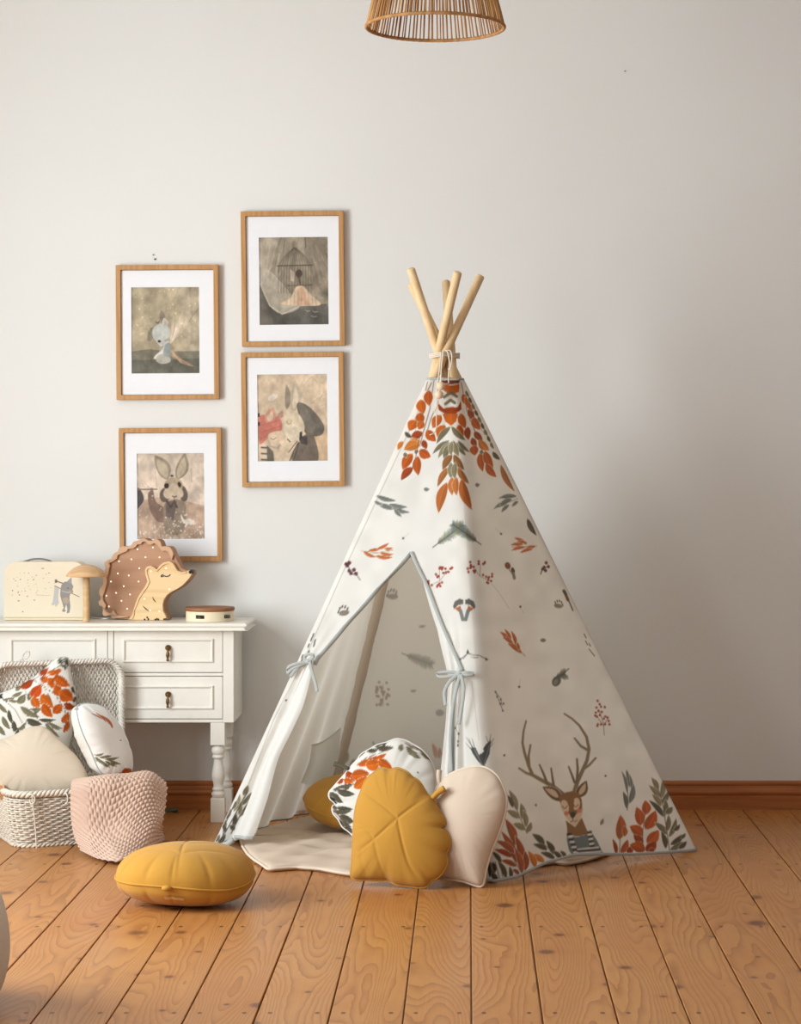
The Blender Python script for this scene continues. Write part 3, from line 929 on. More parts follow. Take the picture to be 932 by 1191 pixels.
def face_uz(i, px, py):
    """face coordinates of a picture point on face i"""
    pl = corner(i, 0.0)
    n = np.cross(corner((i + 1) % 5, 0.0) - pl, corner(i, Z_TOP) - pl)
    p = on_plane(px, py, pl, n)
    A, B = corner(i, p[2]), corner((i + 1) % 5, p[2])
    return np.dot(p - A, B - A) / np.dot(B - A, B - A), p[2]

teepee = thing('play_tent', (FEET[:, 0].mean(), FEET[:, 1].mean(), 0), 'white printed cotton teepee tent on wooden poles with its doorway tied open', 'play tent')
def m_canvas():
    t = NT('printed tent cotton')
    co = t.coords()
    out = t.n('Attribute', attribute_name='Col').outputs['Color']
    ins = t.n('Attribute', attribute_name='ColInside').outputs['Color']
    back = t.n('NewGeometry').outputs['Backfacing']      # the cotton is printed on one side only
    col = t.mix(back, out, ins)
    h = t.math('ADD', t.noise(t.coords((1, 1, .06)), 700, 1), t.noise(t.coords((.06, .06, 1)), 700, 1))
    b = t.bsdf(col, .95, .15, t.bump(t.math('ADD', h, t.math('MULTIPLY', t.noise(co, 22, 4, .6), 1.4)), .14, .0012))
    tr = t.n('BsdfTranslucent')
    t.put(tr.inputs[0], t.mix(1.0, t.mix(.75, ins, out), (1.0, .95, .88, 1), 'MULTIPLY'))
    mx = t.n('MixShader', i_0=.45)
    t.t.links.new(b.outputs[0], mx.inputs[1]); t.t.links.new(tr.outputs[0], mx.inputs[2])
    return t.end(mx.outputs[0])
M_CANVAS = m_canvas()
M_CLOTH = m_fabric('white tent cotton', CLOTH, 700, .95, .40, var=.03, bump=.12)

hem_FR = [(0, 0.004), (.12, .010), (.25, .034), (.38, .044), (.50, .036), (.68, .020), (.85, .010), (1, .004)]
def hem_z(i, u):
    if i == 1:
        return np.interp(u, [a for a, _ in hem_FR], [b for _, b in hem_FR])
    if i == 0:
        return .006 + 0 * u
    return .004 + .014 * np.sin(math.pi * u) ** 2

apex_u, apex_z = face_uz(0, 475, 643)
def edge_curve(pts):
    uz = np.array([face_uz(0, x, y) for x, y in pts])
    o = np.argsort(uz[:, 1])
    return uz[o, 1], uz[o, 0]
DL = [(475, 643), (438, 684), (402, 726), (367, 768), (353, 820), (338, 852), (323, 882), (311, 930), (297, 972)]
DR = [(475, 643), (487, 672), (505, 733), (519, 788), (516, 840), (511, 894), (508, 950), (506, 1006)]
zL, uL = edge_curve(DL)
zR, uR = edge_curve(DR)
tie_uL, tie_zL = face_uz(0, 364, 770)
tie_uR, tie_zR = face_uz(0, 536, 783)
left_hem_z = face_uz(0, 297, 972)[1]

def pleats(u0, u1, u, z, tie_z, amp, k):
    """gathers that open below the tie"""
    f = np.clip((u - u0) / np.maximum(u1 - u0, 1e-4), 0, 1)
    drop = np.clip((tie_z + .02 - z) / .45, 0, 1)
    up = np.clip((z - tie_z) / .2, 0, 1)
    g = np.where(z < tie_z, .25 + .75 * drop ** .7, .25 * (1 - up))
    return amp * g * np.sin(f * k * math.pi) * np.sin(math.pi * np.clip(f, .0, 1)) ** .6

def panel(i, ulo, uhi, nu, nz, z0f, outer=True, fold=None):
    w = np.linspace(0, 1, nu)
    t = np.linspace(0, 1, nz)
    Wg, Tg = np.meshgrid(w, t)
    # height first (the hem line), then the edges at that height
    zz = Tg * Z_TOP
    for _ in range(3):
        U = ulo(zz) + (uhi(zz) - ulo(zz)) * Wg
        zz = z0f(U) + (Z_TOP - z0f(U)) * Tg
    P, nrm = cloth_point(i, U, zz)
    if fold is not None:
        P = P + nrm * fold(U, zz)[..., None]
    if not outer:
        P = P - nrm * .0022
    return P, U, zz

def colours(i, P, U, outer):
    if i == 2:
        Q, _ = cloth_point(1, 1 - U, P[..., 2]); c = art.sample(*to_px(Q))
    elif i in (3, 4):
        c = art_in.sample(*to_px(P))
    else:
        c = art.sample(*to_px(P))
    return c
nLF0 = cloth_point(0, np.array(.5), np.array(.6))[1]

Vs, Fs_, Cs, off = [], [], [], 0
one, zero = (lambda z: np.ones_like(z)), (lambda z: np.zeros_like(z))
curL = lambda z: np.where(z >= apex_z, apex_u, np.interp(z, zL, uL))
curR = lambda z: np.where(z >= apex_z, apex_u, np.interp(z, zR, uR))
foldL = lambda u, z: pleats(.03, curL(z), u, z, tie_zL, .012, 5)
foldR = lambda u, z: pleats(curR(z), .93, u, z, tie_zR, -.014, 5)
def hem_left(u):
    return np.interp(u, [0, .05, .14, .3], [.006, .010, left_hem_z, left_hem_z])
jobs = [(0, zero, curL, 150, 440, hem_left, foldL), (0, curR, one, 190, 440, lambda u: hem_z(0, u), foldR), (1, zero, one, 300, 480, lambda u: hem_z(1, u), None),
        (2, zero, one, 90, 160, lambda u: hem_z(2, u), None), (3, zero, one, 240, 320, lambda u: hem_z(3, u), None),
        (4, zero, one, 120, 240, lambda u: hem_z(4, u), lambda u, z: -.020 * np.clip((.75 - z) / .6, 0, 1) * np.sin(u * 23 + 1.5 * z) * np.sin(math.pi * u) - .012 * np.clip((1.1 - z), 0, 1) * np.sin(u * 11 + 2) * np.sin(math.pi * u))]
PAN = {}
Ci = []
faded = lambda c: lin(np.array(CLOTH) / 255.0) * .70 + c * .30
for k, (i, lo, hi, nu, nz, z0, fold) in enumerate(jobs):
    P, U, Z = panel(i, lo, hi, nu, nz, z0, True, fold)
    PAN[k] = P
    Vs.append(P.reshape(-1, 3))
    Cs.append(colours(i, P, U, True).reshape(-1, 3))
    Ci.append(faded(colours(i, P, U, i not in (4,))).reshape(-1, 3) if i in (3, 4) else faded(Cs[-1]))
    Fs_.append(grid_faces(nz, nu, off)); off += nu * nz
canvas = mk('canvas', np.concatenate(Vs), np.concatenate(Fs_), M_CANVAS, teepee, True, np.concatenate(Cs))
ca = canvas.data.color_attributes.new('ColInside', 'FLOAT_COLOR', 'POINT')
c4 = np.ones((off, 4), np.float32); c4[:, :3] = np.concatenate(Ci)
ca.data.foreach_set('color', c4.ravel())
# check that faces look outwards
n0 = canvas.data.polygons[200].normal
FLIP = np.dot(np.array(n0), nLF0) < 0
if FLIP:
    canvas.data.flip_normals()

M_TRIM = m_fabric('grey blue cotton binding', (184, 188, 184), 900, .9, .1)
M_POLE = m_wood('pale pine pole', (216, 182, 136), (230, 200, 156), 'Z', 5, .55, .3)
M_ROPE = m_fabric('cream cotton cord', (226, 212, 192), 1200, .95, bump=.4)
M_BEAD = m_wood('pale wooden bead', (222, 192, 158), (234, 208, 178), 'Z', 4, .5)

# poles: their tops stand where the photo shows them
for i, (tx, ty) in enumerate(((562, 320), (517, 327), (476, 330), (481, 312), (534, 316))):
    d = KNOT[i] - FEET[i]
    best = min((abs(to_px(FEET[i] + d * t)[1] - ty), t) for t in np.linspace(1.02, 1.5, 400))[1]
    foot, top = FEET[i], FEET[i] + d * best
    ax = (top - foot) / np.linalg.norm(top - foot)
    P = np.array([foot, foot + ax * .004, foot + (top - foot) * .5, top - ax * .004, top])
    tube('pole', P, [POLE_R * .8, POLE_R, POLE_R, POLE_R, POLE_R * .75], M_POLE, teepee, seg=20)

M_SLEEVE = m_fabric('cream pole sleeve cotton', (240, 230, 216), 700, .95, .25, var=.04)
for i in range(5):
    z = np.linspace(.012, 1.22, 30)
    wv = .0168 + .0012 * np.sin(z * 31 + i) + .0008 * np.sin(z * 77)
    tube('pole_sleeve', pole_at(i, z), wv, M_SLEEVE, teepee, seg=14)

# binding along the hem, the neck and the edges of the doorway
def bind(name, P, w=.0046, t=.0020, hint=None, mat=M_TRIM):
    return tube(name, P, t, mat, teepee, rb=w, seg=8, hint=hint if hint is not None else (0, 0, 1))
hems = []
bind('hem_binding', PAN[2][0] + np.array([0, 0, .003]))
bind('hem_binding', PAN[1][0] + np.array([0, 0, .003]))
bind('hem_binding', PAN[0][0] + np.array([0, 0, .003]))
for k in (3, 4, 5):
    bind('hem_binding', PAN[k][0][::3] + np.array([0, 0, .003]))
neck = np.concatenate([PAN[k][-1][::8] for k in (0, 1, 2, 3, 4, 5)])
keep = np.r_[True, np.linalg.norm(np.diff(neck, axis=0), axis=1) > .002]
tube('neck_binding', spline(neck[keep], 90, True), .0022, M_TRIM, teepee, rb=.0045, seg=8, closed=True, hint=(0, 0, 1))

def on_LF(px, py, lift=.004):
    u, z = face_uz(0, px, py)
    i_lo = u
    P, n = cloth_point(0, np.array(u), np.array(z))
    return P + n * lift
nLF = cloth_point(0, np.array(.5), np.array(.6))[1]
eL = PAN[0][:, -1]
kz = (eL[:, 2] > tie_zL - .01) & (eL[:, 2] < apex_z + .004)
bind('door_binding', eL[kz][::6] + nLF * .001, .0070, .0020, hint=np.array([.75, -.1, .65]))
eR = PAN[1][:, 0]
bind('door_binding', spline([on_LF(x, y, .008) for x, y in ((476, 642), (484, 660), (494.5, 682), (504.5, 708), (514, 731), (526, 757), (537, 781))], 40), .0056, .0016, hint=np.array([.8, .2, .5]))
bind('door_binding', spline([on_LF(x, y, .012) for x, y in ((533, 786), (529, 806), (527, 830), (527.5, 862), (528, 900), (527, 960))], 40), .005, .0016, hint=(1, 0, 0))

# the gathered flap that hangs from the tie beside the far pole
def build_flap():
    Lf = [(362, 771), (340, 822), (317, 872), (296, 925), (277.5, 972)]
    Rt = [(367, 771), (355, 818), (340, 852), (325, 884), (312.5, 930), (297, 974)]
    L = spline([on_LF(x, y, .016) for x, y in Lf], 60)
    Rr = spline([on_LF(x, y, .012) for x, y in Rt], 60)
    n = 36
    w = np.linspace(0, 1, n)
    S = L[:, None] + (Rr - L)[:, None] * w[None, :, None]
    S = S + nLF * ((.012 * np.sin(math.pi * w) + .004 * np.sin(w * 9 + 1))[None, :, None] * np.linspace(.15, 1, 60)[:, None, None])
    f = mk('door_flap', S.reshape(-1, 3), grid_faces(60, n), M_CLOTH, teepee)
    tube('flap_hem', S[-1], .002, M_TRIM, f, rb=.006, seg=8, hint=(0, 0, 1))
build_flap()
tube('turned_hem', spline([on_LF(x, y, l) for x, y, l in ((252, 984, .004), (259, 984.5, .012), (267, 982.5, .018), (275, 976, .014))], 24), np.r_[np.linspace(.006, .0125, 12), np.linspace(.0125, .009, 12)], M_TRIM, teepee, seg=12)

# ribbons tied in bows
def ribbon(P, w=.0085, mat=M_TRIM, hint=(0, 0, 1), name='ribbon_tail', par=None):
    return tube(name, spline(P, 36), .0014, mat, par, rb=w * .5, seg=8, hint=hint)
def bow(knot_px, loops, tails):
    c = on_LF(*knot_px, .020)
    kn = mk('ribbon_tie', *ball_vf(c, (.011, .009, .009), 12, 8), M_TRIM, teepee)
    for lp in loops:
        pts = [on_LF(x, y, l) for x, y, l in lp]
        ribbon(pts, .010, hint=(.1, -.3, 1), name='ribbon_loop', par=kn)
    for lp in tails:
        ribbon([on_LF(x, y, l) for x, y, l in lp], .011, hint=(1, -.2, .1), name='ribbon_tail', par=kn)
bow((363, 769), [[(363, 769, .022), (352, 771, .03), (340, 774, .035), (334, 778, .035), (337, 782, .03), (346, 777, .026), (363, 769, .022)],
                 [(363, 769, .022), (360, 764, .03), (366, 760, .034), (371, 762, .03), (363, 769, .022)]],
    [[(365, 769, .024), (367, 778, .026), (370, 792, .022), (372, 804, .020)], [(363, 769, .02), (350, 777, .02), (341, 787, .02)]])
bow((537, 783), [[(537, 783, .022), (526, 781, .03), (515, 782, .034), (512, 784, .034), (516, 787, .03), (527, 786, .026), (537, 783, .022)],
                 [(537, 783, .022), (546, 782, .030), (554, 783, .030), (555, 785, .028), (546, 785, .026), (537, 783, .022)]],
    [[(536, 784, .024), (527, 792, .028), (521, 804, .030), (522, 820, .028)], [(538, 784, .026), (533, 806, .026), (529, 830, .026), (527, 862, .024), (528, 898, .02)],
     [(539, 784, .026), (543, 800, .028), (541, 822, .028), (537, 842, .024)]])

# cord round the crossing, its hanging ends and two wooden beads
a = np.linspace(0, 2 * math.pi * 3, 110)
zc = CROSS[2] - .006
rc = np.array([TWIST + POLE_R + .0045])[0]
cord = tube('cord', np.stack([CROSS[0] + (rc + .004) * np.cos(a) * 1.05, CROSS[1] + rc * np.sin(a), zc + np.linspace(-.007, .009, 110) + .002 * np.sin(3 * a)], 1), .0028, M_ROPE, teepee, seg=7)
yc = CROSS[1] - rc
def hang(pts, r=.0024):
    P = [at(x, y, yc - l) for x, y, l in pts]
    tube('cord_end', spline(P, 40), r, M_ROPE, cord, seg=7)
hang([(514, 409, .006), (513, 412, .012), (512, 425, .016), (510, 440, .030), (508, 455, .05), (508, 470, .062), (505, 480, .068)])
hang([(518, 407, .006), (521, 410, .014), (523, 422, .016), (522, 435, .022), (522, 446, .040)])
hang([(516, 408, .008), (515, 415, .014), (513.5, 430, .022), (513, 446, .046)])
hang([(519, 408, .008), (524, 408, .012), (526, 416, .014), (524, 430, .02)])
hang([(513, 447, .046), (510, 468, .064), (508, 476, .07), (507, 500, .085), (500, 506, .09)], .0018)
for x, y in ((513, 449), (511, 459)):
    c = at(x, y, yc - .05 - (y - 450) * .0012)
    mk('wooden_bead', *ball_vf(c, .0140, 18, 12), M_BEAD, cord)

# patch pocket sewn to the inside of the side wall
def on_inner(i, px, py, lift=.004):
    u, z = face_uz(i, px, py)
    P, n = cloth_point(i, np.array(u), np.array(z))
    return P - n * lift
def build_pocket():
    top = [(356, 866), (366, 864), (378, 857), (391, 847)]
    bot = [(345, 910), (358, 914), (370, 912), (384, 905)]
    rows = [[on_inner(4, x, y, .016) for x, y in top], [on_inner(4, (a + c) / 2, (b + d) / 2, .022) for (a, b), (c, d) in zip(top, bot)], [on_inner(4, x, y, .012) for x, y in bot]]
    S = patch(rows, 14, 24)
    p = mk('pocket', S.reshape(-1, 3), grid_faces(14, 24), M_CLOTH, teepee)
    tube('pocket_hem', S[0], .0022, m_fabric('cream pocket hem', (232, 226, 216)), p, rb=.0035, seg=8)
build_pocket()
# ================================================================ cushions
M_MUST = m_fabric('mustard linen', (193, 141, 58), 800, .92, var=.05, bump=.3, sheen=.15)
M_MUSTP = m_fabric('mustard piping', (196, 146, 64), 800, .92, bump=.3)
M_BEIGE = m_fabric('beige linen', (214, 194, 174), 800, .95, var=.05, bump=.3)
M_BEIGEP = m_fabric('pale beige piping', (226, 208, 188), 800, .95, bump=.3)
M_PRINT = m_fabric('printed cushion cotton', attr=True, thread=800, rough=.93, var=.04, bump=.2)
M_GREYP = m_fabric('grey cotton piping', (176, 182, 184), 900, .95)
M_CREAM = m_fabric('cream linen', (216, 200, 178), 800, .95, var=.05, bump=.3)
M_LABEL = m_fabric('woven label', (214, 168, 112), 1200, .9)

def seg_dist(p, a, b):
    d = b - a
    t = np.clip(((p - a) @ d) / (d @ d), 0, 1)
    return np.linalg.norm(p - a - t[:, None] * d, axis=1)

def cushion(outline, p0, n, thick, mat, parent, name='cover', piping=None, quilt=(), wrinkle=.05, art=None, back=(236, 232, 225), power=2.2, ratio=1.0, nring=46, nang=220, centre=None, pip_r=.0035, seed=1, smooth_outline=True, tuck=.35, ground=False):
    """stuffed cover: its seam follows OUTLINE (picture points) in the plane through p0 with normal n (towards the viewer)"""
    r = np.random.RandomState(seed)
    n = np.asarray(n, float) / np.linalg.norm(n)
    pts = np.array([on_plane(x, y, p0, n) for x, y in outline])
    for _ in range(6 if ground else 0):          # bring the cover forward until its lowest point rests on the floor
        p0 = p0 + np.array([0, -(.004 - pts[:, 2].min()) / .188, 0])
        pts = np.array([on_plane(x, y, p0, n) for x, y in outline])
    pts = spline(pts, nang, True) if smooth_outline else resample(pts, nang, True)
    c = pts.mean(0) if centre is None else on_plane(centre[0], centre[1], p0, n)
    ex = np.cross(n, [0, 0, 1.0]); ex /= np.linalg.norm(ex)
    ey = np.cross(ex, n)
    size = np.linalg.norm(pts - c, axis=1).mean()
    ang = np.linspace(0, 2 * math.pi, nang, endpoint=False)
    pk = sum(a * np.sin(k * ang + f) for k, a, f in zip((7, 11, 17, 23, 31), (1, .9, .8, .6, .4), r.rand(5) * 6.3))
    rad = np.linspace(0, 1, nring) ** .8
    sm = pts.copy()
    for _ in range(60):
        sm = (np.roll(sm, 4, 0) + 2 * sm + np.roll(sm, -4, 0)) / 4
    mixr = np.clip((rad - .45) / .55, 0, 1)[:, None, None] ** 1.6
    V2 = c + rad[:, None, None] * (sm * (1 - mixr) + pts * mixr - c)
    q2 = np.stack([(V2 - c) @ ex, (V2 - c) @ ey], -1)
    lines = [np.array([[np.dot(on_plane(x, y, p0, n) - c, ex), np.dot(on_plane(x, y, p0, n) - c, ey)] for x, y in ln]) for ln in quilt]
    dq = np.full(q2.shape[:2], 9.0)
    for ln in lines:
        ln = spline(ln, 16)
        for a, b in zip(ln[:-1], ln[1:]):
            dq = np.minimum(dq, seg_dist(q2.reshape(-1, 2), a, b).reshape(dq.shape))
    prof = np.sqrt(np.clip(1 - rad ** power, 0, 1))[:, None]
    wr = 1 + wrinkle * pk[None] * (rad ** 7 * 1.3)[:, None]
    for _ in range(16):
        wr = wr - tuck * r.uniform(.05, .15) * np.exp(-((np.angle(np.exp(1j * (ang - r.uniform(0, 6.28)))) / r.uniform(.015, .04)) ** 2))[None] * (np.clip((rad - r.uniform(.5, .7)) / .3, 0, 1) ** 1.2)[:, None]
    soft = 1 + .05 * np.sin(q2[..., 0] * 17 + r.rand() * 6) * np.sin(q2[..., 1] * 15 + r.rand() * 6)
    q = 1 - .055 * np.exp(-(dq / .0045) ** 2) - .035 * np.exp(-(dq / .022) ** 2)
    h = thick * prof * wr * soft
    Vf = V2 + n * (h * q * ratio)[..., None]
    Vb = V2 - n * (h * (2 - ratio))[..., None]
    V, Fs, cols = [], [], []
    def side(P, flip, off):
        f = []
        idx = lambda i, k: off + 1 + (i - 1) * nang + k % nang
        for k in range(nang):
            t = (off, idx(1, k), idx(1, k + 1))
            f.append(t[::-1] if flip else t)
        for i in range(1, nring - 1):
            for k in range(nang):
                t = (idx(i, k), idx(i + 1, k), idx(i + 1, k + 1), idx(i, k + 1))
                f.append(t[::-1] if flip else t)
        return np.vstack([P[0, :1], P[1:].reshape(-1, 3)]), f
    # outline runs clockwise in the picture -> decide winding from the signed area
    sa = (q2[-1, :, 0] * np.roll(q2[-1, :, 1], -1) - np.roll(q2[-1, :, 0], -1) * q2[-1, :, 1]).sum()
    A, fa = side(Vf, sa < 0, 0)
    B, fb = side(Vb, sa > 0, len(A))
    # weld the two rims
    last = 1 + (nring - 2) * nang
    remap = {len(A) + last + k: last + k for k in range(nang)}
    fb = [tuple(remap.get(i, i) for i in f) for f in fb]
    V = np.vstack([A, B[:last]])
    col = None
    if art is not None:
        px, py = to_px(V)
        col = art.sample(px, py)
        col[len(A):] = lin(np.array(back) / 255.0)
    o = mk(name, V, fa + fb, mat, parent, True, col)
    if piping is not None:
        tube('piping', pts, pip_r, piping, o if False else parent, seg=8, closed=True)
    return o, pts, p0

def zoomed(P, ox, oy, s):
    return [(x / s + ox, y / s + oy) for x, y in P]

def lean(yaw, back):
    """normal of a plane that faces the camera, turned by YAW (positive: to the right) and leaning back"""
    y, b = R(yaw), R(back)
    return np.array([math.sin(y) * math.cos(b), -math.cos(y) * math.cos(b), math.sin(b)])

def stalk(P, r, mat, parent, flat=.7):
    return tube('stem', spline(P, 14), np.linspace(r * .9, r * 1.15, 14), mat, parent, rb=np.linspace(r * .9, r * 1.15, 14) * flat, seg=12)

# --- mustard leaf cushion standing in the doorway
Z4 = (400, 880, 4.66)
g0 = on_floor(452, 1029) + np.array([0, .035, .012])
t = thing('leaf_cushion', g0 * [1, 1, 0], 'mustard quilted leaf cushion standing upright in the tent doorway', 'cushion', 'leaf shaped cushions')
nrm = lean(-14, 17)
ol = zoomed([(46, 660), (44, 580), (50, 470), (58, 330), (72, 250), (97, 180), (120, 130), (160, 90), (208, 62), (250, 72), (292, 62), (345, 84), (372, 110), (405, 130), (430, 165), (455, 205), (480, 225), (500, 262), (520, 300), (540, 330), (549, 362), (534, 388), (556, 404), (572, 440), (574, 490), (554, 525), (562, 570), (540, 625), (505, 660), (470, 676), (450, 704), (410, 711), (340, 702), (280, 692), (238, 668), (200, 670), (130, 668)], *Z4)
cu, rim, g0 = cushion(ol, g0, nrm, .062, M_MUST, t, piping=M_MUSTP, ratio=1.1, wrinkle=.03, centre=(466, 965), seed=3, tuck=.35, ground=True,
    quilt=[zoomed(P, *Z4) for P in ([(482, 212), (320, 350), (190, 462), (90, 530), (46, 600)], [(320, 350), (210, 260), (97, 182)], [(320, 350), (350, 500), (385, 620), (450, 690)], [(190, 462), (130, 390), (56, 352)], [(190, 462), (210, 560), (235, 650)], [(95, 526), (70, 500), (48, 492)], [(105, 520), (120, 590), (135, 640)])])
stalk([on_plane(x, y, g0, nrm) for x, y in zoomed([(480, 226), (510, 196), (546, 172)], *Z4)], .0125, M_MUSTP, t)

# --- beige leaf cushion leaning against the front pole
b0 = on_floor(545, 1029) + np.array([0, .045, .012])
t = thing('leaf_cushion', b0 * [1, 1, 0], 'plain beige leaf cushion with pale piping leaning on the front pole of the tent', 'cushion', 'leaf shaped cushions')
nrm = lean(-20, 14)
ol = zoomed([(735, 704), (700, 694), (640, 674), (560, 664), (505, 655), (455, 600), (430, 500), (440, 400), (455, 300), (490, 200), (525, 140), (565, 104), (620, 76), (690, 56), (740, 54), (790, 70), (835, 108), (862, 160), (882, 225), (876, 300), (850, 390), (818, 470), (795, 530), (772, 610), (760, 680), (750, 700)], *Z4)
_, _, b0 = cushion(ol, b0, nrm, .060, M_BEIGE, t, piping=M_BEIGEP, wrinkle=.025, centre=(542, 955), seed=5, tuck=.22, ground=True, pip_r=.0042)
stalk([on_plane(x, y, b0, nrm) for x, y in zoomed([(522, 160), (516, 120), (518, 74)], *Z4)], .0105, M_BEIGE, t)

# --- printed cushion behind them
T1b = (330, 850, 4.66)
art_c = Art(375, 850, 520, 1010, 4, (226, 222, 214))
art_c.edge = 1.1
art_c.at(*T1b)
for x0, y0, x1, y1, w, c in ((446, 102, 396, 150, 26, DOLV), (450, 108, 514, 100, 26, DOLV), (488, 84, 562, 64, 22, DOLV), (498, 92, 596, 90, 34, DOLV), (640, 72, 636, 114, 28, OLV), (664, 84, 746, 152, 34, OLV), (742, 108, 800, 160, 20, OLV), (700, 80, 760, 110, 14, OLV),
                             (396, 186, 556, 126, 44, OR2), (444, 190, 524, 172, 64, OR), (516, 154, 590, 208, 52, OR2), (342, 218, 384, 276, 48, DOR), (366, 244, 464, 228, 70, OR2), (382, 312, 452, 246, 56, OR), (326, 266, 378, 282, 44, OR2), (286, 282, 326, 258, 30, DOR),
                             (268, 322, 374, 288, 38, DOLV), (288, 322, 386, 344, 38, DOLV), (250, 334, 322, 390, 44, DOLV), (264, 430, 374, 424, 52, DOLV), (258, 404, 296, 424, 24, DOLV), (298, 460, 384, 494, 46, DOLV), (316, 488, 376, 556, 46, DOLV), (246, 360, 290, 396, 30, (60, 58, 50)), (270, 446, 330, 520, 20, (60, 58, 50))):
    art_c.leaf(x0, y0, x1, y1, w, c)
for P in ([(404, 180), (440, 150), (600, 90)], [(660, 68), (740, 110), (805, 170)], [(246, 350), (300, 310), (380, 290)], [(262, 410), (300, 465), (370, 540)], [(380, 220), (470, 240), (560, 160)]):
    art_c.stroke(P, 4, STEM, .8)
art_c.dot(728, 227, 5, INK); art_c.soft(1)
w0 = np.array([0, -.985, .035]) + np.array([at(450, 1000, -.985)[0], 0, 0])
t = thing('leaf_cushion', w0 * [1, 1, 0] + [0, 0, .03], 'white scalloped cushion printed with orange and olive leaves inside the tent', 'cushion', 'leaf shaped cushions')
nrm = lean(-6, 20)
ol = zoomed([(560, 62), (610, 44), (660, 52), (702, 74), (745, 100), (780, 136), (800, 165), (818, 205), (826, 255), (824, 310), (830, 370), (825, 450), (800, 540), (760, 620), (690, 680), (600, 710), (500, 700), (430, 650), (384, 580), (352, 546), (318, 520), (296, 480), (268, 446), (264, 412), (280, 396), (250, 366), (246, 336), (270, 306), (292, 280), (340, 226), (372, 186), (400, 158), (420, 128), (470, 98), (510, 76)], *T1b)
cushion(ol, w0, nrm, .055, M_PRINT, t, piping=m_fabric('white cotton piping', (236, 232, 226)), art=art_c, wrinkle=.10, centre=(452, 928), seed=7, pip_r=.0028)
st_art = m_fabric('olive printed stem', (112, 106, 88), 700, .95, var=.3)
stalk([on_plane(x, y, w0 + nrm * .012, nrm) for x, y in zoomed([(352, 205), (315, 190), (272, 178)], *T1b)], .0095, st_art, t)

# --- flat mustard leaf cushions: one on the boards, one at the back of the tent
def flat_leaf(cx, cy, rx, ry, zs, up, down, label, yaw, quilt=True, tilt=0.0, seed=2):
    """lying cushion: the seam is an oval in a near-horizontal plane"""
    t = thing('leaf_cushion', (cx, cy, 0), label, 'cushion', 'leaf shaped cushions')
    nang, nring = 260, 44
    a = np.linspace(0, 2 * math.pi, nang, endpoint=False)
    scal = 1 + .006 * np.sin(a * 5 + .6) + .004 * np.sin(a * 13)
    tip = np.exp(-((np.angle(np.exp(1j * (a - R(90)))) / .35) ** 2)) * .10
    px = rx * np.cos(a) * scal
    py = ry * np.sin(a) * (scal + tip)
    r = np.random.RandomState(seed)
    pk = sum(w * np.sin(k * a + f) for k, w, f in zip((8, 13, 19, 27), (1, 1, .8, .5), r.rand(4) * 6.3))
    rad = np.linspace(0, 1, nring) ** .8
    X, Y = rad[:, None] * px, rad[:, None] * py
    dq = np.full(X.shape, 9.0)
    q2 = np.stack([X, Y], -1).reshape(-1, 2)
    lines = [[(0, -ry), (0, ry)]]
    for k in (-.55, -.1, .35):
        for s in (1, -1):
            lines.append([(0, k * ry), (s * .45 * rx, (k + .28) * ry), (s * .9 * rx, (k + .42) * ry)])
    for ln in lines:
        ln = spline(np.array(ln, float), 14)
        for p, q in zip(ln[:-1], ln[1:]):
            dq = np.minimum(dq, seg_dist(q2, p, q).reshape(dq.shape))
    prof = np.sqrt(np.clip(1 - rad ** 2.1, 0, 1))[:, None]
    wr = 1 + .012 * pk[None] * (rad ** 5)[:, None]
    # two deep tucks near the front seam
    for ta, tw in ((-118, .045), (-62, .05), (-150, .03), (-95, .02)):
        wr = wr - .20 * np.exp(-((np.angle(np.exp(1j * (a - R(ta)))) / tw) ** 2))[None] * (rad ** 7)[:, None]
    q = 1 - .022 * np.exp(-(dq / .0045) ** 2) - .012 * np.exp(-(dq / .02) ** 2)
    zt = up * prof * wr * q
    zb = -np.minimum(down * prof ** .8 * wr, zs - .001)
    sw = .010 * np.sin(a * 2 + .5) + .006 * np.sin(3 * a)
    cz, sz, ct, st = math.cos(R(yaw)), math.sin(R(yaw)), math.cos(R(tilt)), math.sin(R(tilt))
    def place(Z):
        x, y, z = X, Y, Z + sw[None] * rad[:, None] ** 2
        y, z = y * ct - z * st, y * st + z * ct
        return np.stack([cx + x * cz - y * sz, cy + x * sz + y * cz, zs + z], -1)
    T, B = place(zt), place(zb)
    idx = lambda i, k: 1 + (i - 1) * nang + k % nang
    f = [(0, idx(1, k), idx(1, k + 1)) for k in range(nang)]
    for i in range(1, nring - 1):
        f += [(idx(i, k), idx(i + 1, k), idx(i + 1, k + 1), idx(i, k + 1)) for k in range(nang)]
    A = np.vstack([T[0, :1], T[1:].reshape(-1, 3)])
    Bv = np.vstack([B[0, :1], B[1:].reshape(-1, 3)])
    last = 1 + (nring - 2) * nang
    g = [tuple((i if i >= last else i + len(A)) for i in q_[::-1]) for q_ in f]
    g = [tuple(i if i < len(A) else i for i in q_) for q_ in g]
    V = np.vstack([A, Bv[:last]])
    cov = mk('cover', V, f + g, M_MUST, t)
    tube('piping', T[-1], .0032, M_MUSTP, t, seg=8, closed=True)
    return t, T, B, a
k0 = at(215, 1022, -1.735)
t, T, B, a = flat_leaf(k0[0], -1.735, .196, .165, .072, .100, .072, 'mustard leaf cushion lying flat on the floorboards in front of the tent', 0)
i = int(np.argmin(np.abs(a - R(262))))
p = T[-1, i]
mk('stem', *ball_vf(p + np.array([0, -.006, -.002]), (.014, .012, .008), 14, 10), M_MUSTP, t)
ci = [int(np.argmin(np.abs(a - R(d)))) for d in np.linspace(259, 276, 9)]
rows = [[B[k, j] + np.array([0, -.0045, -.0012]) for j in ci] for k in (41, 40, 39)]
S = patch(rows, 6, 18)
mk('fabric_label', S.reshape(-1, 3), grid_faces(6, 18), M_LABEL, t)['label'] = 'small tan woven label'
q0 = at(427, 918, -.55)
